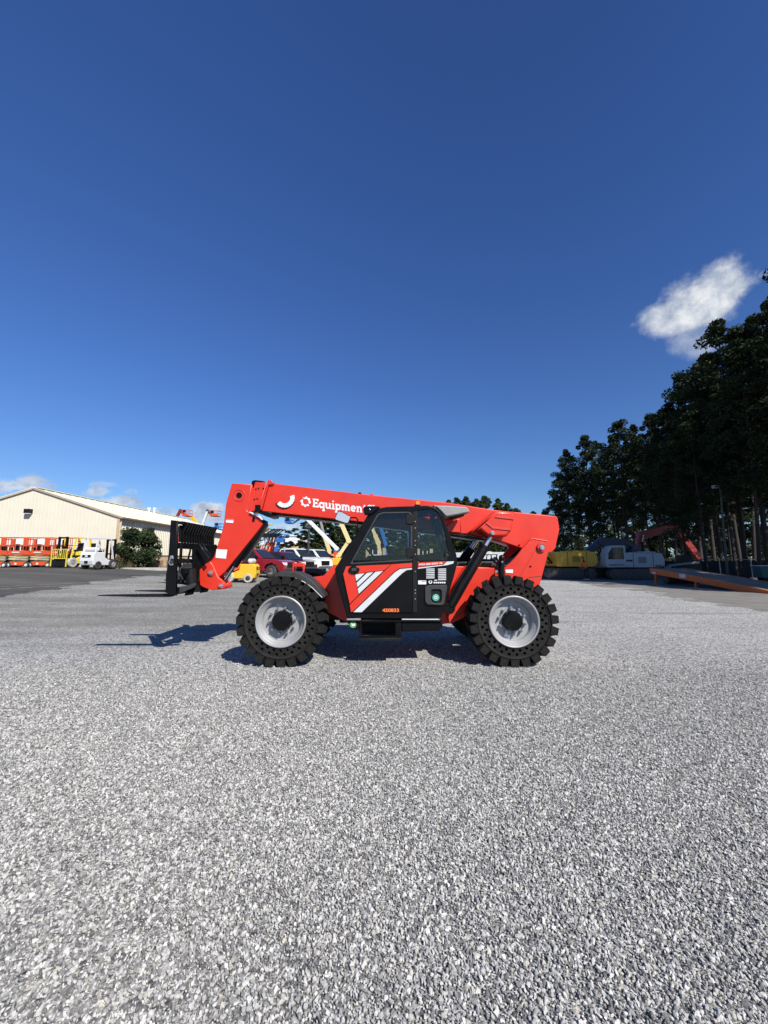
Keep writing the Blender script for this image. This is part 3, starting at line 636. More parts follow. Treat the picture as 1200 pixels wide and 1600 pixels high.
# --- lift cylinders
def lift(y0, y1, parent=TH):
    a = P3(701.5, 950, 6.34); b_ = P3(770, 831.5, 6.60); a.y = y0; b_.y = y1; d = (b_ - a)
    bl = MB().tube(a + d * .02, a + d * .79, .083, n=20); bl.tube(a + d * .77, a + d * .80, .09, n=20); bl.tube((a.x, y0 - .06, a.z), (a.x, y0 + .08, a.z), .09, n=16)
    c = tb(bl, 'lift_cylinder', M_BLK, parent, smooth=40); tb(MB().tube(a + d * .79, b_, .044, n=16), 'rod', M_CHR, c, smooth=40)
    tb(MB().path([a + d * .1 + Vector((-.10, -.03, 0)), a + d * .75 + Vector((-.10, -.03, 0))], .018, 8), 'steel_line', M_BLK, c)
lift(6.34, 6.60); lift(7.72, 7.48)
cy = MB(); cy.tube(P3(816, 860, 7.0), P3(788, 884, 7.0), .06, n=16); c = tb(cy, 'levelling_cylinder', M_BLK, smooth=40); tb(MB().tube(P3(788, 884, 7.0), P3(780, 890, 7.0), .03, n=12), 'rod', M_CHR, c, smooth=40)
# --- front fenders and light bracket
def fender(Y0, Y1, name='fender'):
    top = [(431, 897), (436, 893), (464, 894), (478, 900.5), (490, 910), (509, 931)]; bot = [(503.5, 935.5), (484, 916), (474, 909), (461, 902.5), (434, 900.5), (432, 904)]
    pts = [xz(u, v, 5.9) for u, v in top + bot]; return plate(name, pts, Y0, Y1, M_DKGREY, px=False, bevel=.008)
f1 = fender(5.87, 6.30); fender(7.80, 8.22)
seamp = [(461, 903.8), (475, 910), (488, 919), (503, 934)]
tb(MB().path([P3(u, v - .6, 5.868) for u, v in seamp[:]], .005, 6), 'fender_edge', M_GREYD, f1)
tb(MB().bar(P3(455, 898, 6.1), P3(456, 915, 6.1), .05).bar(P3(456, 903, 6.1), P3(470, 918, 6.6), .05), 'fender_bracket', M_BLKM, f1)
lb = plate('light_bracket', [(457, 879.5), (475, 879.5), (475, 898), (472.8, 898), (472.8, 885.5), (459.5, 885.5), (459.5, 898), (457, 898)], 6.72, 6.80, M_RED, bevel=.006)
plate('work_light', rounded([(461, 888), (471, 888), (471, 896), (461, 896)], 1), 6.81, 6.9, M_BLK, lb, Ypx=6.72)
# --- cab
C0, C1 = 5.97, 6.74
CAB = plate('cab', [rounded([(543, 967), (540, 957), (526, 907), (523, 889), (531, 876), (575, 804), (585, 795.5), (604, 792), (668, 790), (680, 792.5), (689, 801), (700, 827), (713.5, 867), (714.5, 881), (710, 899), (689, 967)], 2),
                  rounded([(547, 881.5), (590, 803.5), (598, 800.5), (638, 799.8), (643.5, 803), (643.5, 877)], 3), rounded([(652.5, 798), (673, 795.5), (683, 800), (691, 815), (699.5, 858), (699.5, 875), (652.5, 877.5)], 3)], C0, C0 + .06, M_BLK, bevel=.012)
o = plate('far_side_frame', [[xz(*p, C0) for p in [(543, 967), (526, 907), (523, 889), (531, 876), (575, 804), (585, 795.5), (604, 792), (668, 790), (680, 792.5), (689, 801), (713.5, 867), (710, 899), (689, 967)]],
                            [xz(*p, C0) for p in [(547, 872), (590, 804), (643, 802), (643, 868)]], [xz(*p, C0) for p in [(652.5, 800), (680, 799), (699, 860), (652.5, 868)]]], C1 - .05, C1, M_BLK, CAB, px=False)
def cabx(name, pts, y0, y1, m, bv=.004, par=CAB): return plate(name, [xz(u, v, C0) for u, v in pts], y0, y1, m, par, px=False, bevel=bv)
cabx('roof', [(576, 805), (586, 796), (604, 792.6), (668, 790.6), (680, 793), (689, 801.5), (686, 803), (668, 794.5), (604, 796.5), (590, 800)], C0 + .061, C1 - .051, M_BLK)
cabx('floor', [(543, 966), (689, 966), (689, 958), (541, 958)], C0 + .061, C1 - .051, M_BLK)
cabx('front_panel', [(523, 889), (527, 907), (543, 966), (548, 966), (531, 904), (528, 889), (535, 876), (531, 876)], C0 + .061, C1 - .051, M_BLK)
cabx('rear_panel', [(709, 899), (689, 966), (684, 966), (703, 899), (706, 881), (714, 881)], C0 + .061, C1 - .051, M_BLK)
cabx('windscreen', [(532, 876), (576, 804.5), (577.5, 805.5), (533.5, 877)], C0 + .062, C1 - .052, M_GLASS, 0.001); cabx('rear_window', [(690, 803), (713, 868), (711.6, 868.4), (688.6, 803.6)], C0 + .062, C1 - .052, M_GLASS, 0.001)
plate('roof_cap', rounded([(676, 789.4), (700, 790), (729, 791.8), (733.5, 797), (733.8, 800.5), (716, 804), (697, 807.5), (689, 799), (683, 793.5)], 2.5), 6.05, 6.70, M_GREY, CAB, bevel=.02)
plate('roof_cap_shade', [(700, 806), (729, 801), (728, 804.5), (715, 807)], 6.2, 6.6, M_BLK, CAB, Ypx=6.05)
# door
door = plate('door', [rounded([(537, 897), (541, 884), (547.5, 881.5), (644.5, 877), (644.5, 957.5), (549, 957.5)], 2)], C0 - .022, C0 + .03, M_BLK, bevel=.008, parent=CAB)
plate('door_window_frame', [rounded([(546, 882), (589, 803.5), (597.5, 800), (639, 799.4), (644.5, 803), (644.5, 876.5)], 3), rounded([(550, 879.6), (591, 805.5), (598.5, 802.6), (639, 801.8), (641.5, 804.5), (641.5, 873.8)], 3)], C0 - .018, C0 + .02, M_DKGREY, door, bevel=.006)
plate('window', [(549, 880), (590.5, 805), (598.5, 802), (640, 801.4), (642, 804.5), (642, 874.2)], C0 + .002, C0 + .010, M_GLASS, door, bevel=.001)
plate('quarter_window', rounded([(652, 797.5), (673, 795), (683.5, 800), (691.5, 815), (700, 858), (700, 875.5), (652, 878)], 3), C0 + .016, C0 + .024, M_GLASS, CAB, bevel=.001)
D0, D1 = C0 - .0265, C0 - .0225
def decal(name, pts, m, par=door, y0=D0, y1=D1): return plate(name, pts, y0, y1, m, par, bevel=.0008)
decal('red_decal', [(536.3, 897), (540.8, 885), (611, 881.8), (600.5, 891), (553.5, 896.8), (560.3, 929.5), (546.3, 943.6)], M_RED)
decal('red_decal', [(612, 881.7), (643.8, 879.6), (643.8, 886.4), (624, 888), (616.4, 893.2), (550.6, 955.8), (548.3, 956.4), (546.6, 945), (560.8, 930.6), (601.8, 891.4)], M_RED)
decal('grey_decal', [(625, 889.2), (643.8, 887.6), (643.8, 889.8), (635.5, 890.8), (628, 896), (565.3, 956.5), (552, 956.5), (617, 894.3)], M_GREYD)
def stripe(t0, t1):      # between the two red decals
    A, B, C_ = Vector((554.6, 897.6)), Vector((599.5, 892)), Vector((560.8, 928.6))
    p0, p1 = A.lerp(B, t0), A.lerp(B, t1); q0, q1 = A.lerp(C_, t0), A.lerp(C_, t1)
    return [tuple(p0), tuple(p1), tuple(q1), tuple(q0)]
for t0, t1 in ((.03, .34), (.42, .64), (.71, .98)): decal('grey_stripe', stripe(t0, t1), M_GREYD)
hd = plate('door_handle', circ(553, 890.3, 8.6, 24, 6.3), C0 - .05, C0 - .0272, M_BLK, door, bevel=.008)
plate('latch', rounded([(549, 888), (557, 887), (557, 892), (549, 893)], 1.5), C0 - .058, C0 - .0505, M_DKGREY, hd, bevel=.003)
for v in (811, 863): plate('hinge', rounded([(634.5, v - 7), (642, v - 8), (647, v - 6), (647, v + 6), (642, v + 8), (634.5, v + 7)], 2), C0 - .05, C0 - .019, M_BLKM, door, bevel=.006)
plate('pillar_trim', [(644.9, 800), (652, 799), (652, 957), (644.9, 957)], C0 - .012, C0 + .004, M_BLKM, CAB, bevel=.005)
for v in (815, 825, 845, 852, 866, 893, 922, 927, 936): plate('bolt', circ(648.8, v, .9, 8), C0 - .020, C0 - .0125, M_STEEL, CAB, bevel=.001)
def text(body, px0, px1, vbase, Y, m, par, slope=0.0, height=None, bold=.02, name='lettering'):
    cu = bpy.data.curves.new(name, 'FONT'); cu.body = body; cu.extrude = .02; cu.offset = bold; cu.size = 1
    ob = bpy.data.objects.new('tmp', cu); me = bpy.data.meshes.new_from_object(ob); bpy.data.objects.remove(ob); bpy.data.curves.remove(cu)
    xs = [v.co.x for v in me.vertices]; ys = [v.co.y for v in me.vertices]; w = max(xs) - min(xs); hh = max(ys) - min(ys); x_0 = min(xs); y_0 = min(ys)
    a = PX(px0, vbase, Y); b_ = PX(px1, vbase + slope * (px1 - px0), Y); k = (b_ - a) / w; hz = (height * Y / FPX) / hh if height else k.length
    for v in me.vertices:
        p = a + k * (v.co.x - x_0); v.co = (p.x - TO.x, Y - .0022 + (.0016 if v.co.z < 0 else 0) - TO.y, p.z + (v.co.y - y_0) * hz)
    me.materials.clear(); me.materials.append(m); o = bpy.data.objects.new(name, me); return link(o, par)
decal('number_tile', [(596.6, 950.6), (624.2, 950.6), (624.2, 956.6), (596.6, 956.6)], M_BLKM, door)
text('450833', 597.4, 623.4, 956.2, D0 - .0005, M_ORG, door, height=5.2, bold=.03)
# rear quarter panel decals
K0, K1 = C0 - .005, C0 - .001
rp = plate('quarter_panel', [(653, 878.5), (700, 876), (712, 878), (709, 898), (689, 958), (653, 958)], C0 - .0008, C0 + .02, M_BLK, CAB, bevel=.0003)
def kd(name, pts, m, y0=K0, y1=K1): return plate(name, pts, y0, y1, m, rp, bevel=.0008)
kd('red_decal', [(653, 879), (697, 876.8), (693, 881.5), (653, 885.8)], M_RED); kd('grey_decal', [(653, 886.8), (693.4, 882.4), (698, 877.6), (709.5, 877), (708, 880.5), (699, 883), (653, 888.8)], M_GREYD)
text('MTA 842 EASY 75', 655, 691, 883.6, K0 - .0005, M_WHT, rp, slope=-.065, height=2.7, bold=.03)
for c0, c1 in ((666, 679), (684.5, 697)):
    for k in range(7):
        v = 888.6 + k * 2.75; kd('vent_slat', [(c0, v), (c1, v - .3), (c1, v + 1.2), (c0, v + 1.5)], M_GREYD if (k < 6 or c0 > 680) else M_BLKM, C0 - .014, C0 - .001)
kd('sticker', [(653.4, 907), (666, 907), (666, 913), (653.4, 913)], M_WHT); kd('sticker', [(659, 907.6), (665.4, 907.6), (665.4, 909), (659, 909)], M_AMB, K0 - .004, K0 - .0005)
plate('ring_logo', [circ(672.5, 909.3, 2.9, 14), circ(672.5, 909.3, 1.5, 12)], K0, K1, M_WHT, rp, bevel=.0005)
kd('print_strip', [(677.5, 906.2), (683, 906.0), (683, 907.2), (677.5, 907.4)], M_WHT)
for k_ in range(6): kd('print_strip', [(677.5 + 3.2 * k_, 909.3), (680 + 3.2 * k_, 909.2), (680 + 3.2 * k_, 911.4), (677.5 + 3.2 * k_, 911.5)], M_WHT)
fr = plate('fuel_recess', [rounded([(664, 917), (669, 914.5), (698, 914), (699, 918), (694, 944), (690, 946), (668, 945), (664, 940)], 3), rounded([(673.5, 923), (676, 921), (688, 921), (690, 924), (690, 938), (687.5, 942.5), (677, 942), (673.5, 938)], 2.5)], C0 - .03, C0 - .001, M_DKGREY, rp, bevel=.008)
plate('recess_back', [(673, 920.5), (690.5, 920.5), (690.5, 943), (673, 943)], C0 - .004, C0 - .0012, M_BLKM, fr, bevel=.0005)
fc = plate('fuel_cap', circ(681, 934, 5.6, 20), C0 - .034, C0 - .005, M_TEAL, fr, bevel=.006)
plate('cap_label', [circ(681, 933.6, 2.6, 12), circ(681, 933.6, 1.5, 10)], C0 - .038, C0 - .0345, M_WHT, fc, bevel=.0005)
plate('vent_knob', [circ(699, 866.5, 5.0, 20), circ(699, 866.5, 3.2, 16)], C0 - .03, C0 - .002, M_BLKM, CAB, bevel=.004); plate('vent_knob_core', circ(699, 866.5, 2.6, 16), C0 - .02, C0 - .002, M_DKGREY, CAB, bevel=.004)
# sill, step, skirt
plate('sill', [(542, 966), (564, 966), (564, 969), (627, 969), (627, 966), (688, 966), (692, 969), (690, 971.5), (542, 971.5)], C0 - .03, C0 + .3, M_BLK, CAB, bevel=.004)
plate('sill_edge', [(628, 966.8), (684, 967), (688, 968.6), (628, 968.4)], C0 - .034, C0 - .0305, M_GREYD, CAB, bevel=.0008); plate('sill_edge', [(542, 966.3), (563.5, 966.3), (563.5, 969), (542, 969)], C0 - .034, C0 - .0305, M_GREY, CAB, bevel=.0008)
stp = plate('step', [[(561.6, 970), (627, 970), (627, 1000.5), (561.6, 1000.5)], [(565, 973), (618, 973), (618, 992.5), (565, 992.5)]], C0 - .01, C0 + .03, M_BLK, TH, bevel=.004)
plate('step_tread', [(562, 996), (626.5, 996), (626.5, 1000), (562, 1000)], C0 - .05, C0 + .30, M_BLKM, stp, bevel=.003, Ypx=C0); plate('step_back', [(562, 971), (626.5, 971), (626.5, 996), (562, 996)], C0 + .30, C0 + .32, M_BLKM, stp, Ypx=C0)
plate('skirt', [(628, 972), (690, 972), (692, 978), (686, 986), (628, 987)], C0, C0 + .5, M_BLK, TH, bevel=.01); plate('skirt', [(543, 972), (561, 972), (561, 985), (548, 984)], C0, C0 + .5, M_BLK, TH, bevel=.01)
gs = plate('round_sticker', circ(551.5, 976, 5.3, 18), C0 - .006, C0 - .001, M_GRN, TH, bevel=.001)
plate('round_sticker_mark', [(548.5, 974), (550.5, 974), (552, 977), (552.5, 974), (555, 974.5), (554, 978), (550, 978.5)], C0 - .010, C0 - .0065, M_WHT, gs, bevel=.0005)
# mirror, lights, beacon
mr = plate('mirror', rounded([(528, 797.6), (534, 799), (547.5, 807), (548.2, 809), (544, 818), (541, 818.5), (524, 812.8), (522.3, 810.5)], 2), C0 - .02, C0 + .05, M_BLK, TH, bevel=.012)
plate('mirror_glass', rounded([(528.6, 799), (534, 800.3), (546.6, 807.6), (547, 809.2), (543.4, 816.9), (541, 817.2), (525, 811.8), (523.6, 810.3)], 2), C0 - .026, C0 - .0205, M_MIRROR, mr, bevel=.001)
tb(MB().path([P3(547, 809, C0 + .02), P3(556, 808.5, C0 + .02), P3(558.5, 811, C0 + .03), P3(558.5, 823, C0 + .05), P3(554, 836, C0 + .05)], .011, 8), 'mirror_arm', M_BLK, mr, smooth=40)
plate('work_light', rounded([(567, 794), (570, 791), (584, 790.5), (594, 791.5), (590, 796), (580, 803), (569, 803.5)], 1.5), C0 - .05, C0 + .12, M_BLK, TH, bevel=.01)
plate('light_lens', circ(578, 796, 1.2, 10), C0 - .055, C0 - .0505, M_CHR, TH, bevel=.001)
bc = plate('beacon', rounded([(649.3, 783), (655.8, 783), (656.3, 789), (648.8, 789)], 1.5), 6.15, 6.27, M_AMB, TH, bevel=.01); plate('beacon_base', [(648.3, 788.4), (656.8, 788.4), (656.8, 791), (648.3, 791)], 6.14, 6.28, M_BLK, bc, bevel=.003)
# interior
st = cabx('seat', rounded([(655, 930), (658, 905), (690, 900), (698, 862), (704, 862), (700, 930)], 3), 6.2, 6.6, M_DKGREY, .03, TH); cabx('headrest', rounded([(689, 835), (695, 833), (700, 856), (693, 858)], 2), 6.28, 6.52, M_DKGREY, .02, st)
cabx('dashboard', [(545, 925), (548, 886), (556, 878), (566, 880), (566, 925)], 6.1, 6.66, M_BLKM, .01, TH)
sw = MB(); c = P3(582, 868, 6.35); nrm = Vector((.75, 0, .66)); t1 = Vector((0, 1, 0)); t2 = nrm.cross(t1)
sw.path([c + (t1 * math.cos(a * math.pi / 10) + t2 * math.sin(a * math.pi / 10)) * .18 for a in range(21)], .014, 8); sw.tube(c, P3(566, 888, 6.35), .022, n=8); sw.path([c - t1 * .17, c + t1 * .17], .012, 6); tb(sw, 'steering_wheel', M_BLK, smooth=40)
tb(MB().path([P3(612, 880, 6.3), P3(606, 862, 6.3), P3(605, 856, 6.3)], .016, 8).ball(P3(605, 855, 6.3), .03), 'joystick', M_BLK, smooth=40)
# --- boom lettering: thick slab strokes cut as flat white decals
def slab_word(word, u0, v0, size, slope, Y, par):
    T = .21
    def arc(cx, cy, rx, ry, a0, a1, n=12): return [(cx + rx * math.cos(R(a0 + (a1 - a0) * i / n)), cy + ry * math.sin(R(a0 + (a1 - a0) * i / n))) for i in range(n + 1)]
    G = {'E': (.80, [[(.20, .0), (.20, 1)], [(.02, .08), (.74, .08)], [(.02, .92), (.72, .92)], [(.2, .5), (.52, .5)], [(.68, .0), (.68, .28)], [(.66, 1), (.66, .74)], [(.52, .38), (.52, .62)]]),
         'q': (.78, [arc(.34, .34, .24, .27, 40, 320, 14), [(.62, .68), (.62, -.30)], [(.44, -.27), (.78, -.27)], [(.62, .63), (.74, .63)]]),
         'u': (.84, [[(.18, .68), (.18, .22)] + arc(.36, .22, .18, .14, 180, 330, 6), [(.62, .68), (.62, .02)], [(.02, .62), (.2, .62)], [(.48, .62), (.62, .62)], [(.62, .06), (.80, .06)]]),
         'i': (.44, [[(.22, .62), (.22, .04)], [(.03, .62), (.24, .62)], [(.02, .06), (.42, .06)], [(.2, .84), (.2, 1.02)]]),
         'p': (.80, [arc(.42, .34, .24, .27, 140, -140, 14), [(.18, .68), (.18, -.30)], [(.0, -.27), (.36, -.27)], [(.02, .63), (.2, .63)]]),
         'm': (1.18, [[(.18, .66), (.18, .03)]] + [[(.18 + .38 * k, .40)] + arc(.37 + .38 * k, .42, .19, .20, 170, 0, 8) + [(.56 + .38 * k, .03)] for k in range(2)] + [[(.02, .62), (.2, .62)], [(.04, .06), (.32, .06)], [(.44, .06), (.68, .06)], [(.82, .06), (1.1, .06)]]),
         'e': (.72, [arc(.35, .34, .25, .27, 0, 318, 16), [(.12, .34), (.60, .34)]]),
         'n': (.82, [[(.18, .66), (.18, .03)], [(.18, .40)] + arc(.39, .42, .21, .20, 170, 0, 8) + [(.60, .03)], [(.02, .62), (.2, .62)], [(.04, .06), (.34, .06)], [(.46, .06), (.76, .06)]]),
         't': (.56, [[(.22, .92), (.22, .24)] + arc(.36, .22, .14, .15, 180, 330, 6), [(.02, .62), (.48, .62)]]),
         'S': (.70, [arc(.34, .73, .22, .18, 20, 250, 10) + arc(.34, .26, .24, .19, 80, -160, 10), [(.58, .98), (.58, .72)], [(.08, .02), (.08, .28)]]),
         'h': (.84, [[(.18, 1), (.18, .03)], [(.18, .40)] + arc(.39, .42, .21, .20, 170, 0, 8) + [(.60, .03)], [(.02, .96), (.2, .96)], [(.04, .06), (.34, .06)], [(.46, .06), (.76, .06)]]),
         'a': (.76, [arc(.30, .22, .19, .15, 0, 360, 14), [(.12, .60)] + arc(.34, .46, .20, .15, 100, 0, 6) + [(.54, .06), (.70, .06)]]),
         'r': (.62, [[(.18, .66), (.18, .03)], [(.18, .40)] + arc(.42, .42, .22, .20, 170, 50, 8), [(.02, .62), (.2, .62)], [(.03, .06), (.38, .06)]])}
    x = 0.0; k = 0
    def pt(px_, py_, dy): u = u0 + px_ * size; v = v0 - py_ * size * 1.08 + slope * (u - u0); p = PX(u, v, Y); return (p.x - TO.x, Y - dy - TO.y, p.z)
    for chx in word:
        w, strokes = G[chx]; mb = MB(); d = 0.0
        for s in strokes:
            n = len(s); Lf = []; Rt = []
            for i in range(n):
                a = Vector(s[max(0, i - 1)]); c = Vector(s[min(n - 1, i + 1)]); t = (c - a).normalized(); nn = Vector((-t.y, t.x)) * (T / 2 if len(s) > 2 or abs(t.y) > .5 else T * .36)
                Lf.append(Vector(s[i]) + nn); Rt.append(Vector(s[i]) - nn)
            d += .0003
            vs = [pt(x + p.x, p.y, .002 + d) for p in Lf] + [pt(x + p.x, p.y, .002 + d) for p in Rt]
            mb.add(vs, [(i, i + 1, n + i + 1, n + i) for i in range(n - 1)])
        mb.build('letter', M_WHT, par); x += w
LS = -0.0
slab_word('EquipmentShare', 488.3, 792.2, 12.3, .112, BOOM0, boom)
lg = []
for i in range(48):
    a = 2 * math.pi * i / 48; r = 8.3 if (i % 6) < 3 else 7.0; lg.append((477.6 + r * math.cos(a), 784 + r * math.sin(a)))
plate('gear_logo', [lg, circ(477.6, 784, 4.5, 20)], BOOM0 - .004, BOOM0 - .0005, M_WHT, boom, bevel=.0006)
plate('gear_logo_cut', [(471.2, 778.4), (472.6, 777.0), (476.4, 780.6), (474.6, 782)], BOOM0 - .006, BOOM0 - .0045, M_RED, boom, bevel=.0005); plate('gear_logo_cut', [(481, 786.4), (482.4, 785.4), (485.4, 789.4), (484, 790.6)], BOOM0 - .006, BOOM0 - .0045, M_RED, boom, bevel=.0005)
# white angle-scale arc on the boom
def arcpts(cu, cv, r0, r1, a0, a1, n=16):
    return [(cu + r1 * math.cos(R(a0 + (a1 - a0) * i / n)), cv + r1 * math.sin(R(a0 + (a1 - a0) * i / n))) for i in range(n + 1)] + [(cu + r0 * math.cos(R(a1 + (a0 - a1) * i / n)), cv + r0 * math.sin(R(a1 + (a0 - a1) * i / n))) for i in range(n + 1)]
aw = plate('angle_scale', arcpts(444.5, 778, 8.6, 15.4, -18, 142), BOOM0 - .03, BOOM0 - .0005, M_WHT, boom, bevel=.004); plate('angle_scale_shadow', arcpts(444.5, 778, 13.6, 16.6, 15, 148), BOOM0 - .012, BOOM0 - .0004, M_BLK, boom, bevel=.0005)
for k in range(9):
    a = R(-8 + k * 17); tb(MB().bar(P3(444.5 + 13 * math.cos(a), 778 + 13 * math.sin(a), BOOM0 - .031), P3(444.5 + 15 * math.cos(a), 778 + 15 * math.sin(a), BOOM0 - .031), .006, .002), 'scale_tick', M_BLK, aw)
# ------------------------------------------------------------------ vegetation
def leaf_mat(name, a, b, trans=.25):
    m = bpy.data.materials.new(name); m.use_nodes = True; nt = m.node_tree; N = nt.nodes; L = nt.links
    p = N['Principled BSDF']; p.inputs['Roughness'].default_value = .75; p.inputs['Specular IOR Level'].default_value = .2
    g = N.new('ShaderNodeNewGeometry'); n = N.new('ShaderNodeTexNoise'); n.inputs['Scale'].default_value = .9; n.inputs['Detail'].default_value = 4; L.new(g.outputs['Position'], n.inputs['Vector'])
    r = N.new('ShaderNodeMapRange'); L.new(n.outputs['Fac'], r.inputs[0]); r.inputs[1].default_value = .35; r.inputs[2].default_value = .65
    mx = N.new('ShaderNodeMixRGB'); L.new(r.outputs[0], mx.inputs[0]); mx.inputs[1].default_value = (*a, 1); mx.inputs[2].default_value = (*b, 1); L.new(mx.outputs[0], p.inputs['Base Color'])
    t = N.new('ShaderNodeBsdfTranslucent'); L.new(mx.outputs[0], t.inputs[0])
    ms = N.new('ShaderNodeMixShader'); ms.inputs[0].default_value = trans; L.new(p.outputs[0], ms.inputs[1]); L.new(t.outputs[0], ms.inputs[2]); L.new(ms.outputs[0], N['Material Output'].inputs[0])
    return m
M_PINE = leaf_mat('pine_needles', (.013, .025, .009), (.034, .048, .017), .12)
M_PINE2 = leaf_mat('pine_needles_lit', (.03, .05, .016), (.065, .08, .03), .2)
M_BUSH = leaf_mat('bush_leaves', (.025, .045, .018), (.05, .07, .028), .2)
M_BARK = mat('bark', (.036, .029, .024), .9, var=.35, scale=3, bump=.5, bscale=20)
def cards(rnd, clumps, per, size, flat=.7):
    vs = []; fs = []
    for (cx, cy, cz, cr) in clumps:
        for _ in range(per):
            while True:
                x, y, z = rnd.uniform(-1, 1), rnd.uniform(-1, 1), rnd.uniform(-1, 1); d = x * x + y * y + z * z
                if .15 < d < 1: break
            c = Vector((cx + x * cr, cy + y * cr, cz + z * cr * flat)); s = size * rnd.uniform(.5, 1.25)
            a = Vector((rnd.gauss(0, 1), rnd.gauss(0, 1), rnd.gauss(0, .7))).normalized(); b = a.cross(Vector((rnd.gauss(0, 1), rnd.gauss(0, 1), rnd.gauss(0, 1)))).normalized()
            k = len(vs); vs += [c - a * s * .6 - b * s * .1, c - b * s * .30, c + a * s * .65, c + b * s * .30]; fs.append((k, k + 1, k + 2, k + 3))
    return vs, fs
def pine_meshes(seed, h=20.0, rad=3.6, bare=.42, per=180, nc=66, m=None, size=.24):
    rnd = random.Random(seed); clumps = []; tb_ = MB(); lean = rnd.uniform(-.4, .4); lean2 = rnd.uniform(-.4, .4)
    def axis(t): return Vector((lean * math.sin(t * 2.4) , lean2 * math.sin(t * 2), h * t))
    N_ = 12
    for i in range(N_):
        t0, t1 = i / N_, (i + 1) / N_; tb_.tube(axis(t0) if i else Vector((0, 0, -.4)), axis(t1), .17 * (1 - t0) ** .75 + .02, .17 * (1 - t1) ** .75 + .02, 9, caps=False)
    for i in range(nc):
        t = bare + (1 - bare) * (i / nc) ** .9; f = (t - bare) / (1 - bare)
        env = rad * (math.sin(math.pi * min(1, f * .82 + .20)) ** .65) * (1.0 if f < .85 else 1 - (f - .85) * 3.6)
        a = i * 2.4 + rnd.uniform(-.5, .5); r = max(.1, env) * rnd.uniform(.25, 1.05); p = axis(t) + Vector((math.cos(a) * r, math.sin(a) * r, rnd.uniform(-.4, .5)))
        clumps.append((p.x, p.y, p.z, rnd.uniform(.55, 1.15) * (1 - .35 * f)))
        if i % 2 == 0: tb_.tube(axis(max(0, t - .03)), p, .055, .018, 5, caps=False)
    for i in range(5):
        t = rnd.uniform(bare * .55, bare); a = rnd.uniform(0, 6.28); r = rnd.uniform(.6, 1.8); tb_.tube(axis(t), axis(t) + Vector((math.cos(a) * r, math.sin(a) * r, r * .1)), .04, .012, 5, caps=False)
    vs, fs = cards(rnd, clumps, per, size)
    cm = bpy.data.meshes.new('crown'); cm.from_pydata([tuple(v) for v in vs], [], fs); cm.materials.append(m or M_PINE)
    return tb_.mesh('trunk', M_BARK, smooth=50), cm
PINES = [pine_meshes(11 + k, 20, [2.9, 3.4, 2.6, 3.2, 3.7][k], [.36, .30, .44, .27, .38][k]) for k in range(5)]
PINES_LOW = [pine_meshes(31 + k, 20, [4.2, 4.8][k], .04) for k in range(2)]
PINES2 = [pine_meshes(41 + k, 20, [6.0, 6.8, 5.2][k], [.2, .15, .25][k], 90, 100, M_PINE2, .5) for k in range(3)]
def put_tree(kind, X, Y, topz, label, group, name='pine_tree', z=0.0, rnd=random.Random(5)):
    o = empty(name, (X, Y, z), rnd.uniform(0, 6.28), label, 'tree', group); s = topz / 20.0; k = max(.75, s)
    o.scale = (k * rnd.uniform(.85, 1.1), k * rnd.uniform(.85, 1.1), s)
    link(bpy.data.objects.new('trunk', kind[0]), o); link(bpy.data.objects.new('crown', kind[1]), o); return o
ROW = [(872, 68, 765), (884, 62, 728), (897, 58, 692), (925, 56, 664), (948, 62, 676), (970, 58, 668), (985, 52, 641), (1010, 57, 652), (1034, 47, 628), (1058, 50, 615), (1070, 43, 590), (1098, 41, 556), (1118, 45, 548), (1132, 37, 512), (1160, 40, 496), (1168, 34, 474), (1205, 32, 448), (1225, 37, 440), (1262, 31, 400), (905, 66, 720), (940, 66, 715), (1000, 66, 690), (1040, 60, 665), (1085, 56, 640), (1180, 46, 560), (1145, 52, 600), (1106, 33.5, 600), (1152, 32.5, 555), (1076, 36, 640), (1188, 29.5, 520)]  # a few nearer pines late in the list are added to shade the red arm
BACK = [(880, 84, 790), (912, 80, 750), (938, 82, 740), (965, 80, 730), (992, 78, 715), (1020, 80, 710), (1045, 76, 690), (1075, 78, 680), (1105, 72, 650), (1135, 70, 620), (1165, 72, 600), (1200, 66, 560), (1235, 64, 540)]
rt = random.Random(21)
for i, (u, Y, tv) in enumerate(ROW):
    p = at(u, Y); top = PX(u, tv, Y).z * (.93 if u < 1040 else (.92 if u in (1098, 1168) else .85))
    put_tree(PINES[i % 5], p.x, Y, top, 'tall dark pine out of view, carrying on the wooded row to shade the excavators and ramp', 'pines of the wooded row')
for i, (u, Y, tv) in enumerate(BACK):
    p = at(u, Y); put_tree(PINES_LOW[i % 2], p.x, Y, PX(u, tv, Y).z, 'low-branched dark pine filling the gaps deep in the wooded row', 'pines deep in the wood')
for (X, Y, h) in [(29, 26, 21), (31, 22, 22), (28.5, 19, 22), (31, 16, 24), (28.5, 13, 23), (31, 10, 24), (28.5, 7, 20), (31, 4, 21), (34, 13, 22), (34, 20, 22), (34, 7, 22), (35, 28, 23), (27, 16, 25), (26.5, 20, 24), (29, 17.5, 25)]:  # unseen pines carrying on the row; the last ones added to shade the excavators
    put_tree(PINES[rt.randrange(5)], X, Y, h, 'tall dark pine out of view, carrying on the wooded row to shade the excavators and ramp', 'pines of the wooded row')
MID = [(704, 88, 783), (716, 84, 779), (732, 86, 777), (748, 82, 781), (763, 84, 776), (780, 86, 780), (797, 84, 788), (812, 88, 795), (835, 90, 800), (855, 86, 800), (690, 90, 796), (672, 86, 806)]
for i, (u, Y, tv) in enumerate(MID):
    p = at(u, Y); put_tree(PINES2[i % 3], p.x, Y, PX(u, tv, Y).z, 'round-topped green tree showing above the red boom tail', 'far trees above the boom tail', 'broad_tree')
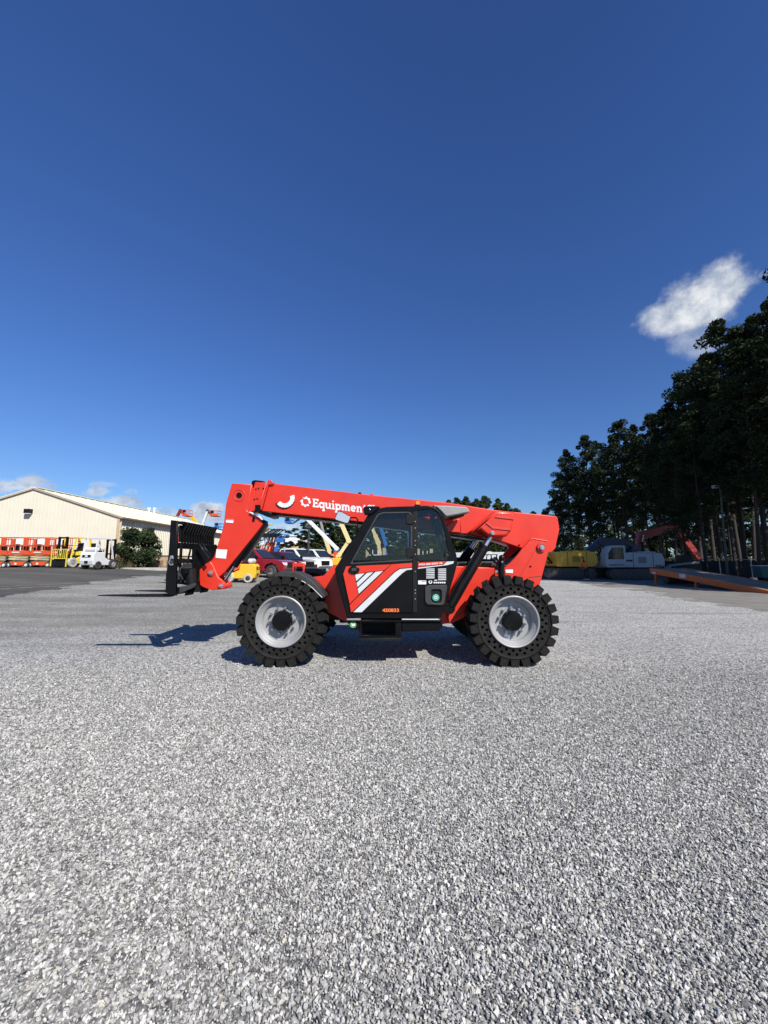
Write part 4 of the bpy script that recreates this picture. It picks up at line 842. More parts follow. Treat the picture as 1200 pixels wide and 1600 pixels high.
MID2 = [(478, 66, 812), (496, 70, 811), (512, 64, 816), (530, 68, 806), (548, 66, 812), (566, 70, 804), (585, 66, 812), (604, 70, 808), (625, 68, 812), (645, 70, 806), (660, 72, 815), (452, 84, 846), (440, 90, 850), (425, 95, 852)]
for i, (u, Y, tv) in enumerate(MID2):
    p = at(u, Y); put_tree(PINES2[(i + 1) % 3], p.x, Y, PX(u, tv, Y).z, 'dense green tree behind the parked trucks and boom lifts', 'trees behind the parked trucks', 'broad_tree')
def far_wood():
    rnd = random.Random(8); cl = []
    for i in range(420):
        x = -230 + i * 1.1 + rnd.uniform(-1, 1); h = rnd.uniform(3, 8.5) if x < 20 else rnd.uniform(7, 13)
        for q in range(2): cl.append((x + rnd.uniform(-1, 1), 150 + rnd.uniform(-5, 5), h * (1 - .5 * q), rnd.uniform(2, 3.5)))
    vs, fs = cards(rnd, cl, 36, 1.6, .9); me = bpy.data.meshes.new('far_wood'); me.from_pydata([tuple(v) for v in vs], [], fs); me.materials.append(M_PINE2)
    o = bpy.data.objects.new('far_wood', me); COL.objects.link(o); tag(o, 'low far-off belt of green woodland along the horizon', 'wood', kind='stuff')
far_wood()
def undergrowth():
    rnd = random.Random(18); cl = []
    for i in range(150):
        Y = rnd.uniform(44, 80); x = rnd.uniform(.36, 1.05) * Y; cl.append((x, Y, rnd.uniform(.2, 1.3), rnd.uniform(.7, 1.6)))
    vs, fs = cards(rnd, cl, 60, .5, .8); me = bpy.data.meshes.new('undergrowth'); me.from_pydata([tuple(v) for v in vs], [], fs); me.materials.append(M_PINE2)
    o = bpy.data.objects.new('undergrowth', me); COL.objects.link(o); tag(o, 'patchy green undergrowth between the pine trunks', 'undergrowth', kind='stuff')
undergrowth()

# ------------------------------------------------------------------ warehouse
M_CREAM = mat('cream_cladding', (.70, .655, .52), .5, var=.04, scale=.8, dirt=.05, dirtcol=(.4, .36, .27)); M_TAN = mat('tan_cladding', (.42, .33, .22), .55, var=.08, scale=1.5)
M_ROOF = mat('cream_roof', (.66, .61, .47), .45, var=.05, scale=.7); M_TRIM = mat('brown_trim', (.16, .115, .075), .5); M_TRIMT = mat('tan_trim', (.50, .38, .25), .5)
WY = 31.0; WX1 = PX(183, 850, WY).x; WEAVE = PX(183, 807.5, WY).z; WAPX = PX(54, 763.5, WY); WX0 = 2 * WAPX.x - WX1; WLEN = 24.0; WZ0 = terrain(WX1, WY) - .05
WH = empty('warehouse', (WX1, WY, 0), 0, 'long cream metal warehouse with pitched roof and ribbed walls', 'warehouse'); WO = Vector((WX1, WY, 0))
SL = (WAPX.z - WEAVE) / (WX1 - WAPX.x)
def roofz(x): return WAPX.z - SL * abs(x - WAPX.x)
core = MB(); core.prism([(WX0 + .03, WZ0 - .5), (WX1 - .03, WZ0 - .5), (WX1 - .03, WEAVE - .03), (WAPX.x, WAPX.z - .03), (WX0 + .03, WEAVE - .03)], WY + .03, WY + WLEN - .03)
core.build('wall_core', M_CREAM, WH, origin=WO)
pw = .915
def rib_profile(n, w, depth, rw): # along 0..w
    pts = []; st = w / n
    for k in range(n):
        a = k * st; pts += [(a, 0), (a + st - rw * 2, 0), (a + st - rw * 1.5, depth), (a + st - rw * .5, depth)]
    pts.append((w, 0)); return pts
x = WX1; 
while x > WX0 + .1:
    x0 = max(WX0, x - pw); mb = MB(); vs = []; pr = rib_profile(3, x - x0, .006, .04)
    for d, q in pr: vs += [(x0 + d, WY - q, WZ0 - .2), (x0 + d, WY - q, roofz(x0 + d))]
    mb.add(vs, [(2 * i, 2 * i + 2, 2 * i + 3, 2 * i + 1) for i in range(len(pr) - 1)]); mb.build('wall_panel', M_CREAM, WH, origin=WO); x = x0
y = WY; wsz = PX(183, 866, WY).z; pi_ = 0
pr = rib_profile(3, pw, .045, .09)
def side_panel(z0, z1, m, name):
    mb = MB(); vs = []
    for d, q in pr: vs += [(q, d, z0), (q, d, z1)]
    mb.add(vs, [(2 * i, 2 * i + 2, 2 * i + 3, 2 * i + 1) for i in range(len(pr) - 1)]); return mb.mesh(name, m)
upm = side_panel(wsz, WEAVE, M_CREAM, 'wall_panel'); lom = side_panel(WZ0 - .4, wsz - .06, M_TAN, 'wainscot_panel')
while y < WY + WLEN - .2:
    for me in (upm, lom): o = link(bpy.data.objects.new(me.name, me), WH); o.location = (0, y - WY, 0)
    y += pw
WT = lambda mb, n, m, **k: mb.build(n, m, WH, origin=WO, **k)
WT(MB().box(WX1 + .0, WX1 + .07, WY, WY + WLEN, wsz - .06, wsz), 'wainscot_cap', M_TRIM)
# roof panels, both slopes
nrp = int((WLEN + .6) / .92)
for k in range(nrp):
    y0 = WY - .08 + k * .92; y1 = y0 + .92
    for s in (1, -1):
        xe = WX1 + .28 if s > 0 else WX0 - .28; ze = WAPX.z - SL * abs(xe - WAPX.x); mb = MB(); vs = []
        for d, q in ((0, 0), (.80, 0), (.82, .03), (.90, .03), (.92, 0)): vs += [(WAPX.x, y0 + d, WAPX.z + .06 + q), (xe, y0 + d, ze + .06 + q)]
        mb.add(vs, [(2 * i, 2 * i + 2, 2 * i + 3, 2 * i + 1) for i in range(4)]); WT(mb, 'roof_panel', M_ROOF)
for s in (1, -1):
    xe = WX1 + .3 if s > 0 else WX0 - .3; ze = WAPX.z - SL * abs(xe - WAPX.x)
    WT(MB().bar((WAPX.x, WY - .10, WAPX.z - .01), (xe, WY - .10, ze - .01), .04, .09), 'rake_trim', M_TRIMT); WT(MB().bar((WAPX.x, WY - .135, WAPX.z + .09), (xe, WY - .135, ze + .09), .02, .06), 'rake_flashing', M_CREAM)
WT(MB().bar((WX1 + .3, WY - .08, WEAVE - .10), (WX1 + .3, WY + WLEN, WEAVE - .10), .12, .13), 'gutter', M_TRIM); WT(MB().box(WX1 - .14, WX1 + .07, WY - .04, WY + .02, WZ0 - .2, WEAVE - .1), 'corner_trim', M_TRIMT)
WT(MB().path([(WX1 + .28, WY + .1, WEAVE - .15), (WX1 + .12, WY + .1, WEAVE - .4), (WX1 + .12, WY + .1, WZ0)], .05, 8), 'downspout', M_TRIMT)
WT(MB().box(WAPX.x - .25, WAPX.x + .25, WY - .12, WY + WLEN, WAPX.z + .08, WAPX.z + .13), 'ridge_cap', M_CREAM)
c = PX(46.5, 799.5, WY - .05); lt = WT(MB().box(c.x - .23, c.x + .23, WY - .36, WY - .02, c.z - .14, c.z + .2), 'wall_light', M_BLKM, bevel=.02); WT(MB().box(c.x - .2, c.x + .2, WY - .34, WY - .1, c.z - .2, c.z - .141), 'lens', M_GREYD) .parent = lt
for u, Yv in ((232.6, 42.0), (241, 45.0)):
    xx = WX1 - 1.0; zz = roofz(xx) + .06; xx2 = PX(u, 800, Yv).x; xx = max(WAPX.x + .3, min(WX1 - .2, xx2)); zz = roofz(xx)
    WT(MB().tube((xx, Yv, zz), (xx, Yv, zz + .62), .1, n=10).tube((xx, Yv, zz + .62), (xx, Yv, zz + .8), .19, .16, 10), 'roof_vent', M_WHT, smooth=40)
WT(MB().box(WX1 + .07, WX1 + .3, WY + 4.1, WY + 4.4, WEAVE - 1.0, WEAVE - .55), 'wall_light', M_BLKM, bevel=.02); WT(MB().box(WX1 + .07, WX1 + .2, WY + 9.5, WY + 9.7, WEAVE - .8, WEAVE - .6), 'wall_light', M_BLKM)
# flat-roofed white store far behind the trucks
fb = empty('white_store', (0, 0, 0), 0, 'low white flat-roofed building far beyond the parked trucks', 'building'); p0, p1 = PX(428, 838, 105), PX(470, 838, 105)
MB().box(p0.x, p1.x, 105, 118, -.5, p0.z).build('wall', mat('white_wall', (.74, .74, .72), .6), fb); MB().box(p0.x - .2, p1.x + .2, 104.8, 118.2, p0.z, p0.z + .3).build('parapet', M_WHT, fb)
for k in range(4): xk = p0.x + 1 + k * 1.6; MB().box(xk, xk + 1, 104.93, 105, 2.0, 3.2).build('window', M_BLK, fb)
# shrub tree by the warehouse corner
def shrub(u, Y, tv, wpx, label):
    rnd = random.Random(77); p = at(u, Y); h = PX(u, tv, Y).z - p.z; w = wpx * Y / 600; cl = []; st = MB()
    for k in range(9):
        a = rnd.uniform(0, 6.28); q = Vector((math.cos(a) * w * .35 * rnd.random(), math.sin(a) * w * .35 * rnd.random(), h * rnd.uniform(.5, .8))); st.tube((math.cos(a) * .12, math.sin(a) * .12, -.1), q, .04, .015, 6)
    for k in range(95):
        t = rnd.random(); a = rnd.uniform(0, 6.28); r = w * .5 * (.35 + .65 * math.sin(math.pi * min(1, .12 + t * .8))) * rnd.uniform(.3, 1); cl.append((math.cos(a) * r, math.sin(a) * r, h * (.12 + .82 * t) - abs(r) * .1, rnd.uniform(.25, .5)))
    vs, fs = cards(rnd, cl, 110, .17, .8); o = empty('shrub_tree', p, 0, label, 'tree'); st.build('trunk', M_BARK, o); me = bpy.data.meshes.new('crown'); me.from_pydata([tuple(v) for v in vs], [], fs); me.materials.append(M_BUSH); link(bpy.data.objects.new('crown', me), o)
shrub(211, 29.6, 824, 64, 'bushy dark green small tree at the warehouse corner')
def dry_grass(u, Y, label):
    rnd = random.Random(4); p = at(u, Y); vs = []; fs = []
    for k in range(220):
        a = rnd.uniform(0, 6.28); r = rnd.random() ** .5 * .7; b = Vector((math.cos(a) * r, math.sin(a) * r, 0)); t = b + Vector((rnd.uniform(-.3, .3), rnd.uniform(-.3, .3), rnd.uniform(.5, 1.4))); w = Vector((math.sin(a), math.cos(a), 0)) * .018
        n = len(vs); vs += [b - w, b + w, t]; fs.append((n, n + 1, n + 2))
    me = bpy.data.meshes.new('dry_grass'); me.from_pydata([tuple(v) for v in vs], [], fs); me.materials.append(leaf_mat('dry_blades', (.10, .10, .045), (.2, .17, .09))); o = bpy.data.objects.new('dry_grass', me); COL.objects.link(o); o.location = p; tag(o, 'tuft of dry tall grass beside the shrub tree', 'grass', kind='stuff')
dry_grass(192, 29, '')
# concrete kerb and timber crates by the side wall
M_WOOD = mat('pale_timber', (.40, .27, .15), .8, var=.25, scale=4); M_CONC = mat('pale_concrete', (.42, .40, .36), .9, var=.15, scale=2)
p = at(215, 28.6); kb = MB().box(-1.6, 4.6, -.12, .5, -.1, .13).build('kerb', M_CONC, None, bevel=.02); kb.location = p; tag(kb, kind='structure')
def crate(u, Y, label, s=1.0):
    p = at(u, Y); o = empty('timber_crate', p, .2, label, 'crate', None)
    for k in range(3): MB().box(-.5 * s, .5 * s, -.42 * s + k * .36 * s, -.3 * s + k * .36 * s, 0, .1).build('skid', M_WOOD, o)
    for k in range(5): MB().box(-.5 * s, .5 * s, -.45 * s, -.42 * s, .12 + k * .13 * s, .23 + k * .13 * s).build('plank', M_WOOD, o); MB().box(-.5 * s, .5 * s, .39 * s, .42 * s, .12 + k * .13 * s, .23 + k * .13 * s).build('plank', M_WOOD, o)
    for sx in (-.5, .47): MB().box(sx * s, (sx + .03) * s, -.41 * s, .38 * s, .1, .76 * s).build('end_board', M_WOOD, o)
    MB().box(-.46 * s, .46 * s, -.40 * s, .37 * s, .1, .60 * s).build('load', M_TAN, o)
crate(243, 31.5, 'open timber crate beside the ribbed warehouse wall', .85); crate(254, 35, 'timber crate farther along the warehouse wall, behind the fork carriage', .8)
# ------------------------------------------------------------------ machines and vehicles around the yard
M_ORNG = mat('orange_machine', (.62, .075, .012), .45, var=.1, dirt=.15); M_YEL = mat('yellow_machine', (.75, .42, .02), .45, var=.08, dirt=.12); M_YELF = mat('lemon_forklift', (.72, .60, .06), .45, var=.08, dirt=.12)
M_WHM = mat('white_machine', (.66, .67, .67), .4, var=.06, dirt=.12); M_BLUE = mat('blue_machine', (.02, .13, .42), .4, var=.1); M_CRM = mat('cream_boom', (.66, .56, .28), .45, var=.08, dirt=.1)
M_BEIGE = mat('beige_scissor', (.48, .42, .24), .6, var=.15); M_TYRE = mat('small_tyre', (.03, .03, .03), .85, var=.3, dirt=.4, dirtcol=(.12, .11, .1)); M_WTYRE = mat('pale_tyre', (.42, .40, .36), .8, var=.15)
M_MAROON = mat('maroon_paint', (.24, .010, .020), .25, var=.04, coat=.6); M_MAR2 = mat('dark_maroon_paint', (.085, .006, .012), .25, var=.04, coat=.6); M_CARW = mat('white_car_paint', (.72, .73, .74), .25, var=.03, coat=.5)
M_CGL = mat('car_glass', (.015, .018, .02), .06, var=.05, spec=.6); M_LAMP = mat('lamp_glass', (.7, .7, .68), .1, var=.05); M_NAVY = mat('navy_paint', (.012, .018, .05), .4, var=.15); M_LGREY = mat('pale_grey_machine', (.34, .37, .40), .45, var=.08, dirt=.1)
M_EXY = mat('excavator_yellow', (.66, .36, .025), .45, var=.08, dirt=.12); M_EXR = mat('excavator_red', (.24, .018, .013), .45, var=.1, dirt=.12); M_TRK = mat('track_steel', (.07, .063, .057), .75, metal=.3, var=.3, dirt=.4)
M_GREENG = mat('grey_green_machine', (.38, .42, .38), .5, var=.1)
def wheelp(parent, x, y, z, r, w, m=M_TYRE, hub=M_GREY, name='wheel', hr=.5):
    o = MB().lathe_y([(r * .55, -w / 2), (r * .9, -w / 2), (r, -w / 2 + w * .18), (r, w / 2 - w * .18), (r * .9, w / 2), (r * .55, w / 2)], 20).build(name, m, parent, smooth=35); o.location = (x, y, z)
    h = MB(); h.lathe_y([(r * .56, -w / 2 + .01), (r * hr, -w / 2 + .03), (r * hr * .4, -w / 2 + .0), (.001, -w / 2 + .0)], 16); h.lathe_y([(r * .56, w / 2 - .01), (r * hr, w / 2 - .03), (r * hr * .4, w / 2), (.001, w / 2)], 16); h.build('hub', hub, o, smooth=35); return o
def scissor_lift(u, Y, rz, label, group='orange scissor lifts in a row', dz=0):
    o = empty('scissor_lift', at(u, Y), rz, label, 'scissor lift', group); L_ = 1.5
    MB().box(-.56, .56, -.33, .33, .14, .42).build('chassis', M_ORNG, o, bevel=.02); MB().box(-.18, -.06, -.345, -.331, .2, .32).build('sticker', M_WHT, o); MB().box(-.66, .66, -.28, .28, .42, .5).build('tray', M_BLKM, o)
    for sx in (-.6, .6):
        for sy in (-.3, .3): wheelp(o, sx, sy, .19, .19, .13, M_TYRE, M_GREYD)
    for k in range(4):
        z0 = .52 + k * .085
        for sy in (-.27, .27):
            mb = MB().bar((-.66, sy, z0 + (.02 if k % 2 else .05)), (.62, sy, z0 + (.07 if k % 2 else .0)), .04, .07); mb.build('scissor_arm', M_BEIGE, o)
    MB().box(-L_ / 2, L_ / 2, -.37, .37, .90, .98).build('platform', M_ORNG, o); tbm = MB()
    for sy in (-.37, .35): tbm.box(-L_ / 2, L_ / 2, sy, sy + .02, .981, 1.16)
    tbm.box(-L_ / 2, -L_ / 2 + .02, -.35, .35, .981, 1.16); tbm.box(L_ / 2 - .02, L_ / 2, -.35, .35, .981, 1.16); tbm.build('toe_board', M_ORNG, o)
    for z in (1.55, 2.08):
        rl = MB(); rl.path([(-L_ / 2, -.36, z), (L_ / 2, -.36, z), (L_ / 2, .36, z), (-L_ / 2, .36, z), (-L_ / 2, -.36, z)], .022, 6); rl.build('guard_rail', M_ORNG, o)
    for x in (-L_ / 2, -.25, .3, L_ / 2):
        for sy in (-.36, .36): MB().tube((x, sy, 1.16), (x, sy, 2.08), .022, n=6).build('rail_post', M_ORNG, o)
    MB().box(.35, .62, -.41, -.32, 1.45, 2.1).build('control_box', M_ORNG, o, bevel=.02); MB().box(.1, .34, -.30, -.18, 1.18, 1.5).build('battery_box', M_BLKM, o, bevel=.02); MB().box(-.55, -.36, -.1, .1, 1.18, 2.0).build('gate_post', M_DKGREY, o); MB().box(-.22, .26, -.385, -.372, 1.62, 2.0).build('notice_board', M_WHT, o); MB().box(-.4, .1, -.392, -.388, 1.02, 1.08).build('lettering_strip', M_WHT, o)
    return o
scissor_lift(33, 27.2, .03, 'orange scissor lift in the row, second one from the yellow forklift'); scissor_lift(66.5, 27.4, .02, 'orange scissor lift in the row with the yellow forklift beside its neighbour', ); scissor_lift(96, 27.8, .0, 'orange scissor lift half hidden behind the yellow forklift grille'); scissor_lift(-2, 27.0, .05, 'orange scissor lift at the far end of the row from the forklifts')
scissor_lift(49, 29.6, .02, 'orange scissor lift in the back rank against the warehouse gable'); scissor_lift(82, 29.6, -.02, 'orange scissor lift in the back rank behind the yellow forklift'); scissor_lift(14, 29.4, .02, 'orange scissor lift in the back rank below the gable wall light')
def forklift(u, Y, rz, label, m, group=None, tank=True, grille=False, wheel=M_TYRE, guard=True, mast=True, gm=None, s=1.0, seat=True, name='forklift'):
    o = empty(name, at(u, Y), rz, label, 'forklift', group); o.scale = (s, s, s); gm = gm or m
    cw = MB(); cw.prism([(-1.05, .28), (-1.12, .55), (-1.10, 1.0), (-.98, 1.14), (-.15, 1.14), (-.10, .78), (.25, .62), (.72, .62), (.72, .25), (-.9, .25)], -.50, .50); cw.build('body', m, o, bevel=.05, seg=3)
    MB().prism([(-.13, .80), (.2, .64), (.7, .64), (.7, .70), (.22, .70), (-.1, .86)], -.46, .46).build('floor', M_BLKM, o); MB().box(-1.135, -1.105, -.3, .3, .80, .96).build('vent', M_BLK, o); MB().box(-1.13, -1.10, -.12, .12, .42, .56).build('tow_hitch', M_BLK, o); MB().box(-1.136, -1.131, -.1, .1, .82, .94).build('badge', m, o)
    for sy in (-.48, .48): wheelp(o, .52, sy, .34, .34, .24, wheel, M_GREY); wheelp(o, -.66, sy * .92, .27, .27, .2, wheel, M_DKGREY)
    if seat: MB().prism([(-.55, 1.15), (-.1, 1.15), (-.1, 1.25), (-.42, 1.27), (-.52, 1.75), (-.62, 1.75)], -.24, .24).build('seat', M_BLKM, o, bevel=.03)
    sw = MB(); c = Vector((.22, 0, 1.32)); t2 = Vector((-.5, 0, .85)).normalized()
    sw.path([c + Vector((0, 1, 0)) * .17 * math.cos(a * .5236) + t2.cross(Vector((0, 1, 0))) * .17 * math.sin(a * .5236) for a in range(13)], .014, 6); sw.tube(c, (.42, 0, .7), .03, n=8); sw.build('steering_wheel', M_BLK, o)
    if guard:
        for sy in (-.45, .45):
            MB().bar((.62, sy, .62), (.30, sy, 2.06), .07, .07).build('guard_post', gm, o); MB().bar((-.88, sy, 1.1), (-.80, sy, 2.06), .08, .1).build('guard_post', gm, o)
        rf = MB(); rf.bar((-.88, -.45, 2.09), (.36, -.45, 2.09), .07); rf.bar((-.88, .45, 2.09), (.36, .45, 2.09), .07)
        for k in range(6): rf.bar((-.85 + k * .24, -.42, 2.1), (-.85 + k * .24, .42, 2.1), .05, .04)
        rf.build('roof_guard', gm, o)
    if tank: MB().tube((-.72, -.38, 1.32), (-.72, .38, 1.32), .16, n=14).ball((-.72, -.38, 1.32), .16).ball((-.72, .38, 1.32), .16).build('gas_tank', M_GREYD, o, smooth=50)
    if mast:
        for sy in (-.3, .3): MB().box(.80, .92, sy - .05, sy + .05, .1, 2.12).build('mast_rail', M_BLK, o)
        MB().box(.82, .9, -.25, .25, 2.0, 2.1).box(.82, .9, -.25, .25, 1.0, 1.1).tube((.86, 0, .3), (.86, 0, 1.9), .05, n=8).build('mast_cross', M_BLK, o)
        MB().box(.93, .99, -.48, .48, .2, .62).build('carriage', M_BLK, o)
        for sy in (-.28, .28): MB().box(.99, 1.03, sy - .06, sy + .06, .06, .6).box(.99, 2.0, sy - .06, sy + .06, .05, .09).build('fork', M_BLKM, o)
    if grille:
        g_ = MB(); g_.bar((1.06, -.6, .05), (1.06, -.6, 1.22), .05); g_.bar((1.06, .6, .05), (1.06, .6, 1.22), .05); g_.bar((1.06, -.6, 1.24), (1.06, .6, 1.24), .05); g_.bar((1.06, -.6, .62), (1.06, .6, .62), .05); g_.build('load_grille', gm, o)
        for k in range(7): MB().bar((1.06, -.45 + k * .15, .62), (1.06, -.45 + k * .15, 1.22), .025).build('grille_bar', gm, o)
        MB().box(1.0, 1.06, -.55, .55, .12, .42).build('clamp_plate', M_BLKM, o)
    return o
forklift(155, 27.0, R(84), 'white forklift with grey gas tank parked beside the shrub tree', M_WHM)
forklift(113, 27.6, R(262), 'lemon yellow forklift with a barred load grille on its front', M_YELF, grille=True, wheel=M_WTYRE, gm=M_YELF)
forklift(374, 22.4, R(183), 'small yellow forklift with pale tyres in front of the maroon pickup', M_YEL, wheel=M_WTYRE, guard=False, mast=False, s=.92)
forklift(352, 24.5, R(200), 'orange-red forklift seen past the tilt cylinder, behind the small yellow one', M_ORNG, gm=M_BLK, mast=True, s=.95)
forklift(291, 20.5, R(160), 'dark grey forklift seen through the gap in the fork carriage', M_DKGREY, gm=M_BLKM, s=.95)

def loft(mb, secs, mi=0):
    n = len(secs[0]); vs = [p for s in secs for p in s]; fs = []
    for k in range(len(secs) - 1):
        for i in range(n - 1): fs.append((k * n + i, k * n + i + 1, (k + 1) * n + i + 1, (k + 1) * n + i))
    mb.add(vs, fs + [tuple(range(n)), tuple(range((len(secs) - 1) * n, len(secs) * n))], mi)
def car(u, Y, rz, label, m, kind='pickup', group=None, s=1.0):
    o = empty('pickup_truck' if kind == 'pickup' else 'suv', at(u, Y), rz, label, 'pickup' if kind == 'pickup' else 'suv', group); o.scale = (s, s, s)
    if kind == 'pickup':
        body = [(-2.85, .55), (-2.88, 1.25), (-1.15, 1.28), (-.9, 1.28), (1.15, 1.24), (2.35, 1.14), (2.72, 1.05), (2.85, .85), (2.85, .42), (2.4, .40), (2.35, .62), (2.18, .85), (1.85, .95), (1.5, .85), (1.33, .62), (1.28, .38), (-1.30, .38), (-1.35, .62), (-1.5, .85), (-1.85, .95), (-2.18, .85), (-2.35, .62), (-2.4, .5)]
        cab_ = [(-1.2, 1.26), (-1.05, 1.88), (-.85, 1.95), (.25, 1.95), (.45, 1.9), (1.2, 1.24)]; win = [[(-1.0, 1.32), (-.92, 1.82), (-.55, 1.86), (-.55, 1.32)], [(-.47, 1.32), (-.47, 1.86), (.25, 1.86), (.42, 1.80), (.85, 1.32)]]; wx = 1.85
    else:
        body = [(-2.4, .5), (-2.45, 1.1), (-2.4, 1.15), (1.0, 1.12), (2.0, 1.02), (2.35, .92), (2.42, .75), (2.42, .40), (2.05, .38), (2.0, .6), (1.85, .8), (1.5, .88), (1.15, .8), (1.0, .6), (.95, .35), (-1.0, .35), (-1.05, .6), (-1.2, .8), (-1.52, .88), (-1.85, .8), (-2.0, .6), (-2.05, .45)]
        cab_ = [(-2.4, 1.13), (-2.15, 1.62), (-1.9, 1.72), (.1, 1.74), (.35, 1.68), (1.15, 1.1)]; win = [[(-2.15, 1.18), (-1.98, 1.58), (-1.2, 1.64), (-1.2, 1.18)], [(-1.12, 1.18), (-1.12, 1.65), (-.3, 1.66), (-.3, 1.18)], [(-.22, 1.18), (-.22, 1.66), (.15, 1.65), (.32, 1.58), (.82, 1.16)]]; wx = 1.52
    W = .98
    MB().prism(body, -W, W).build('body', m, o, bevel=.06, seg=3)
    c = MB(); n = len(cab_)
    vs = [(x, -W + (.0 if z < 1.3 else .17), z) for x, z in cab_] + [(x, W - (.0 if z < 1.3 else .17), z) for x, z in cab_]
    c.add(vs, [tuple(range(n)), tuple(range(2 * n - 1, n - 1, -1))] + [(i, (i + 1) % n, n + (i + 1) % n, n + i) for i in range(n)]); c.build('cabin', m, o, bevel=.05, seg=3)
    zb_, zt_ = cab_[0][1], max(z for _, z in cab_)
    def side(z): return W - .17 * max(0, min(1, (z - zb_) / (zt_ - zb_))) + .006
    for wd in win:
        for sy in (-1, 1): MB().add([(x, sy * side(z), z) for x, z in wd] + [(x, sy * (side(z) - .02), z) for x, z in wd], [tuple(range(len(wd))), tuple(range(2 * len(wd) - 1, len(wd) - 1, -1))] + [(i, (i + 1) % len(wd), len(wd) + (i + 1) % len(wd), len(wd) + i) for i in range(len(wd))]).build('side_window', M_CGL, o)
    (xa, za), (xb, zb2) = cab_[-2], cab_[-1]
    ws = [(xa + .06, -W + .24, za - .03), (xa + .06, W - .24, za - .03), (xb + .01, W - .10, zb2 + .06), (xb + .01, -W + .10, zb2 + .06)]
    MB().add(ws + [(x - .05, y, z - .05) for x, y, z in ws], [(0, 1, 2, 3), (7, 6, 5, 4), (0, 4, 5, 1), (1, 5, 6, 2), (2, 6, 7, 3), (3, 7, 4, 0)]).build('windscreen', M_CGL, o)
    for sx in (-wx, wx):
        for sy in (-1, 1): wheelp(o, sx, sy * (W - .13), .40, .40, .26, M_TYRE, M_CHR, hr=.62)
    fx = body[7 if kind == 'pickup' else 6][0]
    for sy in (-.72, .72): MB().box(fx - .12, fx + .012, sy - .18, sy + .18, .78, .98).build('headlight', M_LAMP, o, bevel=.02)
    MB().box(fx - .1, fx + .02, -.5, .5, .62, .98).build('front_grille', M_BLK, o); MB().box(fx - .08, fx + .09, -.9, .9, .40, .58).build('bumper', M_CHR if kind == 'pickup' and m is not M_MAROON else M_DKGREY, o, bevel=.03)
    for sy in (-1, 1): MB().box(.75, .9, sy * 1.0 if sy > 0 else -1.2, sy * 1.2 if sy > 0 else -1.0, 1.22, 1.42).build('wing_mirror', M_BLK, o, bevel=.03); MB().box(-.52, -.38, sy * .985 - .012, sy * .985 + .012, 1.08, 1.12).build('door_handle', m, o)
    if kind == 'pickup':
        for sy in (-1, 1): MB().tube((-1.2, sy * .95, .42), (1.2, sy * .95, .42), .06, n=8).build('side_step', M_BLK, o)
    return o
car(396, 27.5, R(-13), 'maroon pickup truck parked behind the small yellow forklift', M_MAROON); car(442, 31.5, R(-24), 'dark maroon suv parked between the maroon pickup and white trucks', M_MAR2, 'suv', s=1.08)
WG = 'white trucks parked behind the red cars'
car(463, 36, R(-28), 'white pickup truck parked right behind the dark maroon suv', M_CARW, group=WG, s=1.16); car(492, 40, R(-28), 'white pickup truck in the second rank, beyond the dark post', M_CARW, group=WG, s=1.2); car(452, 42, R(-30), 'white suv in the second rank behind the white pickups', M_CARW, 'suv', WG, s=1.25); car(523, 46, R(-28), 'white pickup truck under the orange lift bodies', M_CARW, group=WG)

